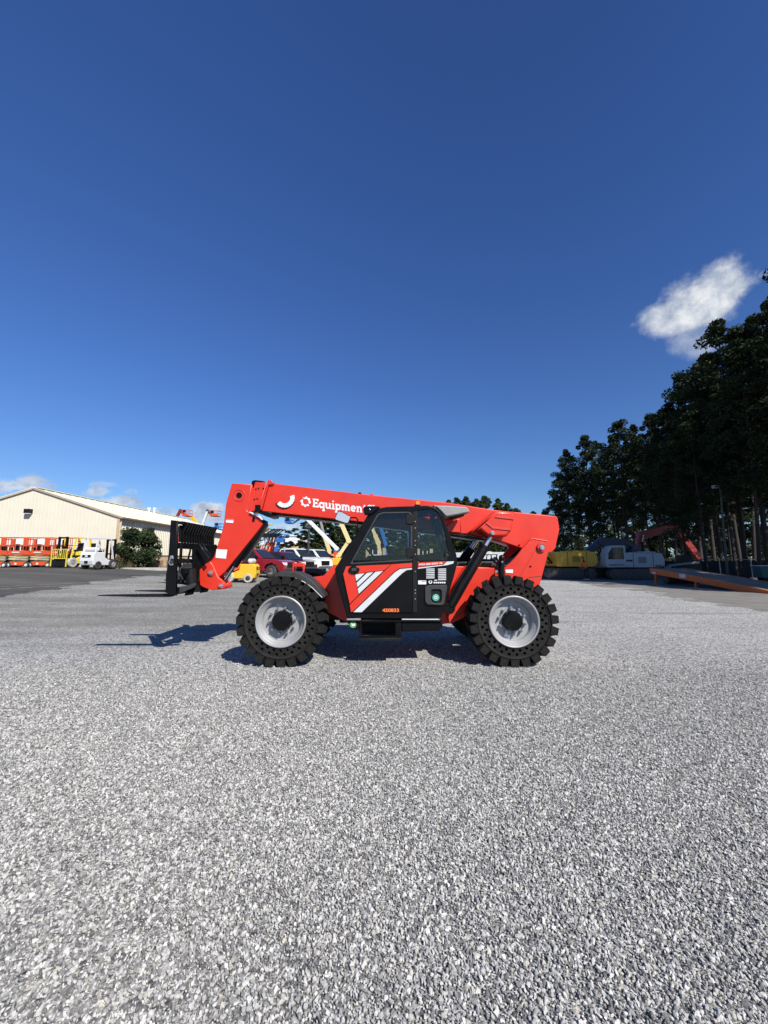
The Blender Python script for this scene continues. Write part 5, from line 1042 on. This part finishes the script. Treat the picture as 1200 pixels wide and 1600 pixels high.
# boom lifts: base, boom points as (u, v) at distance Y, basket at the end
def boom_lift(label, Y, ubase, pts, mb_col, base_col, widths, basket=None, group='boom lifts parked across the yard', tip=None, name='boom_lift', bw=1.0):
    o = empty(name, at(ubase, Y), 0, label, 'boom lift', group); O = Vector(o.location); g = at(ubase, Y)
    base = MB().box(-1.3, 1.3, -.95, .95, .45, .85); base.build('chassis', base_col, o, bevel=.04); MB().prism([(-1.2, .9), (-1.1, 1.5), (.7, 1.6), (1.3, 1.2), (1.3, .9)], -.9, .9).build('turntable', base_col, o, bevel=.05)
    for sx in (-.95, .95):
        for sy in (-1, 1): wheelp(o, sx, sy * .95, .42, .42, .3)
    widths = [w * .72 for w in widths]; P = [PX(u, v, Y) - O for u, v in pts]
    MB().bar((0, 0, 1.2), P[0], widths[0]).build('boom_mount', base_col, o)
    for i in range(len(P) - 1):
        c = mb_col[i % len(mb_col)] if isinstance(mb_col, (list, tuple)) else mb_col
        MB().bar(P[i], P[i + 1], widths[min(i, len(widths) - 1)], widths[min(i, len(widths) - 1)] * 1.15).build('boom_section', c, o, bevel=.02)
        if i: MB().tube(P[i] - Vector((0, .2, 0)), P[i] + Vector((0, .2, 0)), widths[min(i, len(widths) - 1)] * .7, n=10).build('knuckle', c, o)
    if basket:
        (u0, v0, u1, v1), bc = basket; a = PX(u0, v1, Y) - O; b = PX(u1, v0, Y) - O; d = .7
        fl = MB().box(a.x, b.x, a.y - d, a.y + d, a.z, a.z + .12).build('basket', bc, o); MB().box(a.x, b.x, a.y - d, a.y - d + .03, a.z + .12, a.z + .35).build('kick_plate', bc, fl)
        for z in (.5, 1.0):
            zz = a.z + (b.z - a.z) * z; MB().path([(a.x, a.y - d, zz), (b.x, a.y - d, zz), (b.x, a.y + d, zz), (a.x, a.y + d, zz), (a.x, a.y - d, zz)], .035, 6).build('rail', bc, fl)
        for x in (a.x, (a.x + b.x) / 2, b.x):
            for y in (a.y - d, a.y + d): MB().tube((x, y, a.z + .1), (x, y, b.z), .03, n=6).build('rail_post', bc, fl)
        MB().box(a.x + .1, a.x + .5, a.y - d - .1, a.y - d + .1, b.z - .4, b.z).build('control_panel', M_BLKM, fl)
    if tip:
        h = P[-1]; MB().box(h.x - .3, h.x + .55, -.4, .4, h.z - .1, h.z + .3).path([(h.x - .2, -.4, h.z + .3), (h.x + .5, -.4, h.z + .75), (h.x + 1.2, -.4, h.z + .6)], .05, 6).path([(h.x + .1, .3, h.z + .3), (h.x + .9, .3, h.z + .8)], .05, 6).build('basket_head', tip, o)
    return o
boom_lift('red boom lift with elbowed arm rising beyond the warehouse roof', 60, 268, [(268, 840), (275, 811), (282, 797), (288, 806)], M_EXR, M_EXR, [.5, .45, .35], ((288, 797.5, 298, 807), M_ORNG))
boom_lift('yellow boom lift with lowered jib behind the red elbowed one', 62, 312, [(312, 850), (308, 819), (300, 808), (292, 806)], M_YEL, M_YEL, [.7, .6, .4])
boom_lift('white boom lift with a red basket high above the fork carriage', 60, 314, [(314, 840), (318, 816), (324.5, 797.5), (331, 807)], [M_WHM, M_WHM, M_DKGREY], M_WHM, [.45, .4, .3], ((331, 798.5, 343, 807), M_ORNG))
boom_lift('blue boom lift with low basket between warehouse and red arm', 58, 336, [(336, 850), (335, 826), (340, 824)], M_BLUE, M_BLUE, [.6, .5], ((338, 818, 346, 828), M_BLUE))
boom_lift('golden boom lift leaning behind the gooseneck', 44, 384, [(384, 866), (389, 852), (402, 832)], M_YEL, M_YEL, [.5, .45])
boom_lift('thick yellow boom with black bands leaning beside the orange booms', 43, 391, [(391, 866), (394, 856), (411, 829)], M_YEL, M_YEL, [.6, .62], tip=M_YEL)
for k, (u0, u1, lb) in enumerate(((407.5, 414.5, 'orange and white raised boom next to the thick yellow boom'), (415.5, 421.5, 'orange raised boom, second of four from the thick yellow boom'), (420.5, 426.5, 'orange raised boom, third of four from the thick yellow boom'), (425.5, 431.5, 'orange raised boom next to the upright blue boom'))):
    b = boom_lift(lb, 40 + k * .6, u0 - 3, [(u0 - 1.5, 866), (u0, 860), (u0 + (u1 - u0) * .45, 850), (u1, 838)], [M_ORNG, M_ORNG, M_WHM if k == 0 else M_ORNG], M_ORNG, [.26, .27, .25], tip=M_BLKM, group='raised orange booms behind the maroon pickup')
    q0, q1 = PX(u0 + .9, 858, 40 + k * .6) - Vector(b.location), PX(u1 - .2, 839, 40 + k * .6) - Vector(b.location); MB().bar(q0 - Vector((0, .16, 0)), q1 - Vector((0, .16, 0)), .07, .05).build('white_stripe', M_WHM, b)
boom_lift('upright blue boom standing beside the four orange booms', 41, 430, [(430, 868), (431.5, 860), (436, 846)], M_BLUE, M_BLUE, [.4, .4], tip=M_BLUE)
boom_lift('blue and white boom lift with basket folded under the red boom', 42, 524, [(524, 862), (526, 857), (475, 806), (466, 812), (459, 817)], [M_BLUE, M_WHM, M_DKGREY, M_DKGREY], M_ORNG, [.5, .48, .25, .2], ((447.5, 808, 457, 818), M_BLUE))
boom_lift('blue boom lift section running beside the white boom', 42.6, 529, [(528, 862), (528.5, 857.5), (478, 809)], M_BLUE, M_ORNG, [.4, .3])
boom_lift('slim cream boom leaning across the blue and white boom', 44, 515, [(515, 866), (514.5, 860), (507, 838), (500.5, 813)], [M_CRM, M_CRM, M_GREY], M_ORNG, [.5, .5, .3])
boom_lift('cream elbowed boom lift rising behind the cab mirror', 38, 528, [(527, 871), (531, 866), (545, 845), (532, 815)], M_CRM, M_YEL, [.5, .4, .5])
boom_lift('cream boom seen through the cab door window', 40, 590, [(594, 866), (591, 848), (586, 836), (579, 820)], M_CRM, M_GREENG, [.5, .55, .4])
boom_lift('blue boom seen through the cab door window', 41, 606, [(606, 868), (602, 848), (593, 818)], M_BLUE, M_BLUE, [.5, .45])
boom_lift('thin blue boom seen through the rear edge of the cab door', 46, 640, [(640, 866), (639, 850), (637, 822)], M_BLUE, M_BLUE, [.4, .3])
for u0, u1, Yp, lb in ((572, 602, 34, 'grey-green lift platform with tan posts seen through the cab door'), (652, 676, 36, 'grey-green lift platform seen through the rear cab window')):
    a = at(u0, Yp); b = at(u1, Yp); o = empty('lift_platform', a, 0, lb, 'platform'); w = b.x - a.x
    MB().box(0, w, -.6, .6, .5, .95).build('deck', M_GREENG, o, bevel=.03); MB().box(.2, w - .2, -.5, .5, .95, 1.5).build('housing', M_GREENG, o, bevel=.05); MB().box(.3, w - .3, -.62, -.5, 1.85, 2.0).build('top_rail', M_WHT, o)
    for x in (.1, w - .1): MB().bar((x, 0, .5), (x, 0, 2.6), .28, .3).build('post', M_TAN, o, bevel=.02)
    for x in (w * .35, w * .62): MB().bar((x, -.55, 1.5), (x, -.55, 2.4), .06).build('stanchion', M_WHT, o)
    for x in (.3, w - .3):
        for y in (-.6, .6): wheelp(o, x, y, .35, .35, .25)
# dark posts standing among the trucks
p = at(481, 36); o = empty('utility_post', p, 0, 'dark post with lamp standing among the white trucks', 'post'); MB().tube((0, 0, 0), (0, 0, 4.3), .11, .09, 10).build('pole', M_DKGREY, o); MB().box(-.25, .25, -.15, .1, 4.2, 4.5).build('lamp_head', M_DKGREY, o, bevel=.03)
# box trucks seen under the boom tail
for u, Yb, lb in ((752, 48, 'white box truck under the boom tail, by the lift cylinder'), (775, 52, 'white box truck under the boom tail, by the tower'), (722, 55, 'white box truck just behind the cab')):
    o = empty('box_truck', at(u, Yb), R(-20), lb, 'truck', 'white box trucks behind the telehandler'); MB().box(-2.2, 1.3, -1.0, 1.0, .8, 2.6).build('cargo_box', M_CARW, o, bevel=.03); MB().prism([(1.35, .55), (1.35, 2.1), (2.0, 2.1), (2.4, 1.4), (2.9, 1.3), (3.0, .55)], -.95, .95).build('cabin', M_CARW, o, bevel=.05)
    MB().prism([(1.6, 1.45), (1.6, 1.95), (1.98, 1.95), (2.25, 1.45)], -.97, .97).build('side_window', M_CGL, o); MB().box(-2.2, 2.6, -.45, .45, .5, .75).build('frame', M_BLKM, o); MB().box(2.95, 3.06, -.9, .9, .5, .75).build('bumper', M_DKGREY, o)
    for x in (-1.4, 2.1):
        for y in (-.9, .9): wheelp(o, x, y, .42, .42, .28)
forklift(762, 38, R(200), 'yellow forklift far off under the boom tail', M_YEL, gm=M_BLK)

scissor_lift(503, 48.0, R(-15), 'orange scissor lift beside the blue and white boom', 'orange lifts behind the trucks'); scissor_lift(516, 50.0, R(-15), 'orange scissor lift under the cream elbowed boom', 'orange lifts behind the trucks')
boom_lift('yellow boom lift with flat boom behind the white trucks', 47, 448, [(448, 870), (447, 860), (466, 856)], M_YEL, M_YEL, [.5, .45])
# ------------------------------------------------------------------ right side: excavators, worker, ramp, light pole, fence
def excavator(label, u, Y, rz, hc, bc, boom, group=None, cabx=True, logo=False):
    o = empty('excavator', at(u, Y), rz, label, 'excavator', group)
    for sy in (-1.15, 1.15):
        prof = rounded([(-2.1, .08), (2.1, .08), (2.35, .45), (2.1, .9), (-2.1, .9), (-2.35, .45)], .3, 4)
        t = MB().prism(prof, sy - .3, sy + .3).build('track', M_TRK, o)
        n = 44; per = [(Vector((a[0], 0, a[1])), Vector((b[0], 0, b[1]))) for a, b in zip(prof, prof[1:] + prof[:1])]; tot = sum((b - a).length for a, b in per); sh = None; acc = 0; k = 0
        for a, b in per:
            L_ = (b - a).length
            while k * tot / n < acc + L_ and k < n:
                q = a.lerp(b, (k * tot / n - acc) / max(L_, 1e-6)); d = (b - a).normalized(); ang = math.atan2(d.z, d.x)
                if sh is None: sh = MB().box(-.075, .075, -.31, .31, -.012, .035).mesh('track_shoe', M_TRK)
                s_ = link(bpy.data.objects.new('track_shoe', sh), t); s_.location = (q.x, sy, q.z); s_.rotation_euler = (0, -ang + math.pi, 0); k += 1
            acc += L_
        for k in range(6): r_ = MB().tube((0, -.33, 0), (0, .33, 0), .17, n=12).build('roller', M_TRK, t); r_.location = (-1.6 + k * .64, sy, .32)
    MB().tube((0, 0, .75), (0, 0, 1.05), .7, n=24).box(-1.2, 1.2, -.9, .9, .4, .75).build('turntable', M_BLKM, o)
    hs = MB().prism(rounded([(-2.55, 1.25), (-2.62, 1.7), (-2.45, 2.2), (-2.2, 2.32), (1.1, 2.32), (1.1, 1.05), (-2.2, 1.05)], .12, 3), -1.35, 1.35).build('house', hc, o, bevel=.05)
    for sy in (-1.352, 1.352):
        MB().box(-1.1, -.2, sy - .01, sy + .01, 1.3, 2.0).build('side_door', hc, hs, bevel=.008)
        for k in range(6): MB().box(-1.0, -.3, sy - .025, sy + .025, 1.45 + k * .09, 1.49 + k * .09).build('louvre', M_BLKM, hs)
        MB().box(.1, .14, sy - .006, sy + .006, 1.1, 2.28).build('panel_gap', M_BLKM, hs); MB().box(-1.62, -1.58, sy - .006, sy + .006, 1.1, 2.28).build('panel_gap', M_BLKM, hs)
        if logo:
            MB().box(.2, 1.0, sy - .008, sy + .008, 1.55, 1.72).build('name_strip', M_DKGREY, hs); MB().box(-2.3, -1.75, sy - .008, sy + .008, 1.12, 1.24).build('number_strip', M_BLK, hs)
    MB().box(-2.0, -.4, -1.2, 1.2, 2.32, 2.42).build('engine_cover', hc, hs, bevel=.03); MB().tube((-1.2, .7, 2.42), (-1.2, .7, 2.75), .07, n=10).build('exhaust', M_BLKM, hs)
    if cabx:
        cb = MB().prism(rounded([(.75, 1.05), (.75, 2.95), (2.0, 2.95), (2.45, 2.3), (2.55, 1.2), (2.45, 1.05)], .12, 3), .45, 1.38).build('cab', hc if logo else M_DKGREY, o, bevel=.03)
        for sy in (.44, 1.375): MB().prism([(.95, 1.75), (.95, 2.78), (1.9, 2.78), (2.25, 2.3), (2.32, 1.75)], sy, sy + .012).build('cab_window', M_CGL, cb)
        MB().box(1.0, 2.3, 1.39, 1.47, 1.25, 1.3).build('handrail', M_BLK, cb); MB().box(1.1, 2.4, -1.35, .3, 1.0, 1.45).build('toolbox', hc, o, bevel=.03)
    B = [Vector((x, 0, z)) for x, z in boom]
    for i in range(len(B) - 1):
        w = [.72, .78, .6, .4][min(i, 3)]; MB().bar(B[i], B[i + 1], .5 if i < 2 else .36, w).build('boom_section' if i < 2 else 'stick', bc, o, bevel=.04)
        if i: MB().tube(B[i] - Vector((0, .27, 0)), B[i] + Vector((0, .27, 0)), w * .52, n=14).build('joint', bc, o)
    m1 = B[0].lerp(B[1], .15); 
    for sy in (-.33, .33): rc = MB().tube((1.1, sy, 1.3), B[0].lerp(B[1], .55) + Vector((0, sy, 0)), .08, n=10).build('ram', M_BLK, o); MB().tube(B[0].lerp(B[1], .55) + Vector((0, sy, 0)), B[1] + Vector((0, sy, 0)), .05, n=10).build('ram_rod', M_CHR, rc)
    e = B[-1]; bk = MB().prism([(e.x, e.z), (e.x + .5, e.z - .25), (e.x + .25, e.z - .9), (e.x - .45, e.z - 1.0), (e.x - .75, e.z - .6), (e.x - .35, e.z - .5)], -.55, .55).build('bucket', M_TRK, o, bevel=.03)
    for k in range(5): MB().prism([(e.x - .72, e.z - .58), (e.x - .95, e.z - .62), (e.x - .75, e.z - .66)], -.52 + k * .24, -.42 + k * .24).build('tooth', M_STEEL, bk)
    return o
ex = excavator('yellow excavator parked behind the rear of the telehandler', 880, 33.2, math.pi, M_EXY, M_EXY, [(1.0, 1.7), (1.9, 2.0), (2.6, 1.7), (2.8, 1.2)], cabx=False); ex.scale = (.92, .92, .97)
ex = excavator('pale grey excavator with navy boom standing beside the worker', 979, 32.5, math.pi, M_LGREY, M_NAVY, [(-1.3, 2.5), (.1, 3.2), (2.1, 3.35), (3.9, 1.95), (4.1, 1.5)], logo=True); ex.scale = (.93, .93, .93)
ex = excavator('red excavator with arched boom behind the orange ramp', 992, 39.5, .05, M_DKGREY, M_EXR, [(.6, 2.6), (1.0, 4.1), (4.7, 5.0), (7.0, 1.7)])
ex2 = empty('skid_steer', at(1068, 34), R(150), 'dark skid steer loader under the red excavator boom', 'loader')
MB().prism([(-1.2, .4), (-1.25, 1.3), (-.6, 1.45), (.6, .9), (.9, .35)], -.6, .6).build('body', M_DKGREY, ex2, bevel=.05); MB().prism([(-.7, 1.4), (-.6, 2.0), (.3, 2.0), (.55, 1.0)], -.45, .45).build('cab', M_BLK, ex2)
for sy in (-.72, .72): MB().bar((-1.1, sy, 1.4), (.9, sy, 1.1), .12, .18).bar((.9, sy, 1.1), (1.3, sy, .3), .12, .16).build('lift_arm', M_GREY, ex2)
for sx in (-.6, .55):
    for sy in (-.75, .75): wheelp(ex2, sx, sy, .4, .4, .28)
MB().prism([(1.25, .1), (1.3, .6), (1.45, .6), (1.5, .18), (2.0, .12), (2.0, .08)], -.9, .9).build('bucket', M_TRK, ex2)
# worker
def worker():
    p = at(917.5, 31.0); o = empty('person', p, R(200), 'worker in orange shirt and dark trousers leaning forward beside the excavators', 'person')
    SK = mat('skin', (.32, .18, .12), .6); M_SH = mat('orange_shirt', (.75, .16, .02), .8, var=.2, scale=20); M_TR = mat('dark_trousers', (.015, .017, .022), .85); M_HR = mat('dark_hair', (.02, .015, .01), .8); M_SHOE = mat('pale_shoes', (.45, .43, .4), .7)
    def skin(name, vs, es, rs, m, root=0, par=o, sub=1):
        me = bpy.data.meshes.new(name); me.from_pydata(vs, es, []); ob = bpy.data.objects.new(name, me); link(ob, par)
        md = ob.modifiers.new('skin', 'SKIN'); 
        if not me.skin_vertices: me.attributes.new('skin', 'FLOAT', 'POINT')
        return ob, md
    # continuous body swept as joined tapered rings: use metaball-free skin via bmesh layer
    def skinned(name, vs, es, rs, m, par, root=0):
        me = bpy.data.meshes.new(name); bm = bmesh.new(); lay = bm.verts.layers.skin.new(); bv = [bm.verts.new(v) for v in vs]
        for i, v in enumerate(bv): v[lay].radius = (rs[i], rs[i]); v[lay].use_root = (i == root)
        for a, b in es: bm.edges.new((bv[a], bv[b]))
        bm.to_mesh(me); bm.free(); ob = bpy.data.objects.new(name, me); link(ob, par); me.materials.append(m)
        ob.modifiers.new('skin', 'SKIN').use_smooth_shade = True; s_ = ob.modifiers.new('sub', 'SUBSURF'); s_.levels = 1; s_.render_levels = 2; return ob
    V = [(0, 0, .92), (.05, 0, 1.12), (.16, 0, 1.36), (.22, 0, 1.46), (.27, 0, 1.54), (.30, 0, 1.64), (-.01, .1, .86), (.03, .12, .48), (-.03, .13, .09), (.14, .14, .04), (-.01, -.1, .86), (.06, -.14, .48), (-.05, -.15, .09), (.12, -.16, .04),
         (.17, .19, 1.38), (.26, .24, 1.12), (.42, .16, .98), (.50, .12, .95), (.17, -.19, 1.38), (.28, -.23, 1.13), (.44, -.15, 1.0), (.52, -.11, .97)]
    E = [(0, 1), (1, 2), (2, 3), (3, 4), (4, 5), (0, 6), (6, 7), (7, 8), (8, 9), (0, 10), (10, 11), (11, 12), (12, 13), (2, 14), (14, 15), (15, 16), (16, 17), (2, 18), (18, 19), (19, 20), (20, 21)]
    RR = [.13, .14, .15, .07, .055, .07, .085, .06, .045, .04, .085, .06, .045, .04, .06, .045, .035, .03, .06, .045, .035, .03]
    b = skinned('body', V, E, RR, M_TR, o)
    hd = MB().ball((.315, 0, 1.68), .105, 14, 10, sc=(1.0, .82, 1.15)).ball((.42, 0, 1.665), .022, 6, 5).ball((.32, .09, 1.675), .025, 6, 5).ball((.32, -.09, 1.675), .025, 6, 5); hd.build('head', SK, o, smooth=60)
    MB().ball((.295, 0, 1.715), .112, 14, 10, sc=(1.0, .86, 1.0)).build('hair', M_HR, o, smooth=60)
    for y in (.035, -.035): MB().ball((.408, y, 1.69), .012, 6, 5).build('eye', M_HR, o)
    MB().box(.405, .417, -.025, .025, 1.615, 1.622).build('mouth', M_HR, o)
    SV = [(-.01, 0, .93), (.05, 0, 1.12), (.16, 0, 1.36), (.21, 0, 1.44), (.17, .19, 1.38), (.26, .24, 1.12), (.40, .17, .995), (.17, -.19, 1.38), (.28, -.23, 1.13), (.42, -.16, 1.01)]
    skinned('shirt', SV, [(0, 1), (1, 2), (2, 3), (2, 4), (4, 5), (5, 6), (2, 7), (7, 8), (8, 9)], [.165, .165, .175, .08, .08, .065, .05, .08, .065, .05], M_SH, o, 1)
    for y, x in ((.14, .07), (-.155, .05)): MB().prism([(x - .12, 0), (x + .17, 0), (x + .17, .05), (x + .05, .1), (x - .12, .1)], y - .05, y + .05).build('shoe', M_SHOE, o, bevel=.02)
    for s_, (hx, hy, hz) in ((1, (.45, .145, .965)), (-1, (.47, -.135, .985))):
        h = [(hx, hy, hz), (hx + .08, hy - .02 * s_, hz - .03)]; e = [(0, 1)]; r = [.03, .034]
        for k in range(4): q = len(h); h += [(hx + .13, hy - .02 * s_ + (k - 1.5) * .02, hz - .05), (hx + .15, hy - .02 * s_ + (k - 1.5) * .02, hz - .085 + .008 * abs(k - 1.5))]; e += [(1, q), (q, q + 1)]; r += [.009, .008]
        q = len(h); h += [(hx + .07, hy - .05 * s_, hz - .05), (hx + .10, hy - .06 * s_, hz - .07)]; e += [(0, q), (q, q + 1)]; r += [.011, .009]
        skinned('hand', h, e, r, SK, o)
worker()
# orange yard ramp
def ramp():
    a = ground(1022, 912); hi = PX(1015, 888, a.y); lo = ground(1225, 930); d = Vector((lo.x - hi.x, lo.y - hi.y, 0)); L_ = d.length; d.normalize(); n = Vector((-d.y, d.x, 0)); n = n if n.y > 0 else -n; W = 2.3
    o = empty('yard_ramp', (hi.x, hi.y, 0), math.atan2(d.y, d.x), 'long orange loading ramp with grated deck sloping down to the asphalt', 'ramp'); H = hi.z; sg = 1 if Vector((0, 1)).dot(Vector((-d.y, d.x)).xy) > 0 else -1
    kx = L_ * .22; M_DECK = mat('ramp_grating', (.24, .20, .15), .75, metal=.1, var=.3, scale=3, dirt=.4)
    def zt(x): return H if x < kx * .0 else H - (H - .03) * (x / L_) ** 1.0 + .06 * math.sin(math.pi * x / L_)
    xs = [L_ * k / 20 for k in range(21)]
    for y0 in (0, W):
        poly = [(x, zt(x) + .02) for x in xs] + [(x, max(.0, zt(x) - (.34 if x < L_ * .8 else .34 * (L_ - x) / (L_ * .2)))) for x in reversed(xs)]
        MB().prism(poly, y0 - .06 if y0 else 0, y0 + .0 if y0 else .06).build('side_beam', M_ORNG2, o, bevel=.01)
    for k in range(40):
        x0 = L_ * k / 40; x1 = x0 + L_ / 40 * .86; MB().add([(x0, .062, zt(x0)), (x1, .062, zt(x1)), (x1, W - .062, zt(x1)), (x0, W - .062, zt(x0)), (x0, .062, zt(x0) - .04), (x1, .062, zt(x1) - .04), (x1, W - .062, zt(x1) - .04), (x0, W - .062, zt(x0) - .04)], [(0, 1, 2, 3), (7, 6, 5, 4), (0, 4, 5, 1), (1, 5, 6, 2), (2, 6, 7, 3), (3, 7, 4, 0)]).build('deck_slat', M_DECK, o)
    for x in (.35, L_ * .42):
        for y in (.12, W - .12): MB().bar((x, y, zt(x) - .3), (x, y, 0), .12).box(x - .15, x + .15, y - .12, y + .12, 0, .03).build('leg', M_ORNG2, o)
    MB().box(.22, .55, -.02, -.002, H - .36, H - .24).build('label_plate', M_GREYD, o); MB().box(L_ * .30, L_ * .30 + .45, -.03, -.002, zt(L_ * .3) - .26, zt(L_ * .3) - .02).build('label_plate', M_GREYD, o); MB().tube((1.2, .1, .3), (1.2, W - .1, .3), .25, n=14).build('axle', M_TYRE, o)
M_ORNG2 = mat('ramp_orange', (.62, .13, .015), .5, var=.12, dirt=.2); ramp()
# light pole
p = at(1137.5, 31); zt_ = PX(1119, 758, 31).z; px_ = PX(1121, 765, 31)
o = empty('light_pole', p, 0, 'tall slim light pole with a floodlight head beside the ramp', 'light pole'); MB().tube((0, 0, 0), (px_.x - p.x + .25, 0, zt_ - p.z), .09, .055, 12).build('pole', mat('grey_pole', (.09, .085, .08), .7), o, smooth=40)
tx = px_.x - p.x + .25; MB().bar((tx, 0, zt_ - .05), (tx - .35, 0, zt_ - .12), .06).build('bracket', M_DKGREY, o); MB().box(tx - .62, tx - .22, -.18, .12, zt_ - .28, zt_ - .02).build('floodlight', M_GREY, o, bevel=.03)
# fence with dark screening
M_SCR = mat('dark_screen', (.018, .022, .03), .85, var=.2); a = at(1040, 38); b = at(1260, 31); n = 9; fn = empty('screened_fence', a, 0, 'chain-link fence with dark screening and steel rail behind the ramp', 'fence'); d = (b - a) / n
for k in range(n + 1): q = d * k; MB().tube((q.x, q.y, 0), (q.x, q.y, 1.72), .045, n=8).build('post', M_STEEL, fn)
for k in range(n):
    q, r_ = d * k, d * (k + 1); MB().tube((q.x, q.y, 1.62), (r_.x, r_.y, 1.62), .03, n=8).build('rail', M_STEEL, fn); w_ = MB(); N_ = 14
    vs = []
    for j in range(N_ + 1): c = q.lerp(r_, j / N_); vs += [(c.x, c.y + .02 * math.sin(j * 1.9 + k), .08), (c.x, c.y + .03 * math.sin(j * 1.3 + k), 1.5 + .03 * math.sin(j * .9))]
    w_.add(vs, [(2 * j, 2 * j + 2, 2 * j + 3, 2 * j + 1) for j in range(N_)]); w_.build('screen_panel', M_SCR, fn)
# trailers in the sun beyond the wood
for u, Yb, w, lb in ((1078, 92, 4, 'white trailer in the sun beyond the wood, next to the red boom'), (1116, 92, 2.6, 'white trailer beyond the wood, between pole and red boom'), (1158, 88, 3, 'white trailer beyond the wood, past the light pole'), (1176, 86, 2.4, 'white trailer beyond the wood, farthest past the light pole')):
    o = empty('trailer', at(u, Yb), 0, lb, 'trailer', 'white trailers beyond the wood'); MB().box(-w / 2, w / 2, -1.2, 1.2, .9, 3.2).build('cargo_box', M_CARW, o, bevel=.04); MB().box(-w / 2, w / 2, -.4, .4, .6, .9).build('frame', M_BLKM, o)
    for y in (-1.0, 1.0): wheelp(o, -w * .3, y, .5, .5, .3); wheelp(o, w * .25, y, .5, .5, .3)
# teal cart near the fence
o = empty('tipping_skip', at(1207, 27.0), R(-20), 'teal steel tipping skip near the fence beyond the ramp', 'skip'); M_TL = mat('teal_steel', (.02, .10, .095), .5, var=.15, dirt=.2)
MB().prism([(-.7, .35), (-.85, 1.15), (.85, 1.15), (.55, .35)], -.5, .5).build('bin', M_TL, o, bevel=.02); MB().box(-.9, .9, -.55, .55, 1.15, 1.2).build('rim', M_GREYD, o); MB().box(-.6, .5, -.45, -.3, .1, .35).box(-.6, .5, .3, .45, .1, .35).build('base', M_BLKM, o)
for x in (-.45, .4):
    for y in (-.4, .4): wheelp(o, x, y, .12, .12, .07)
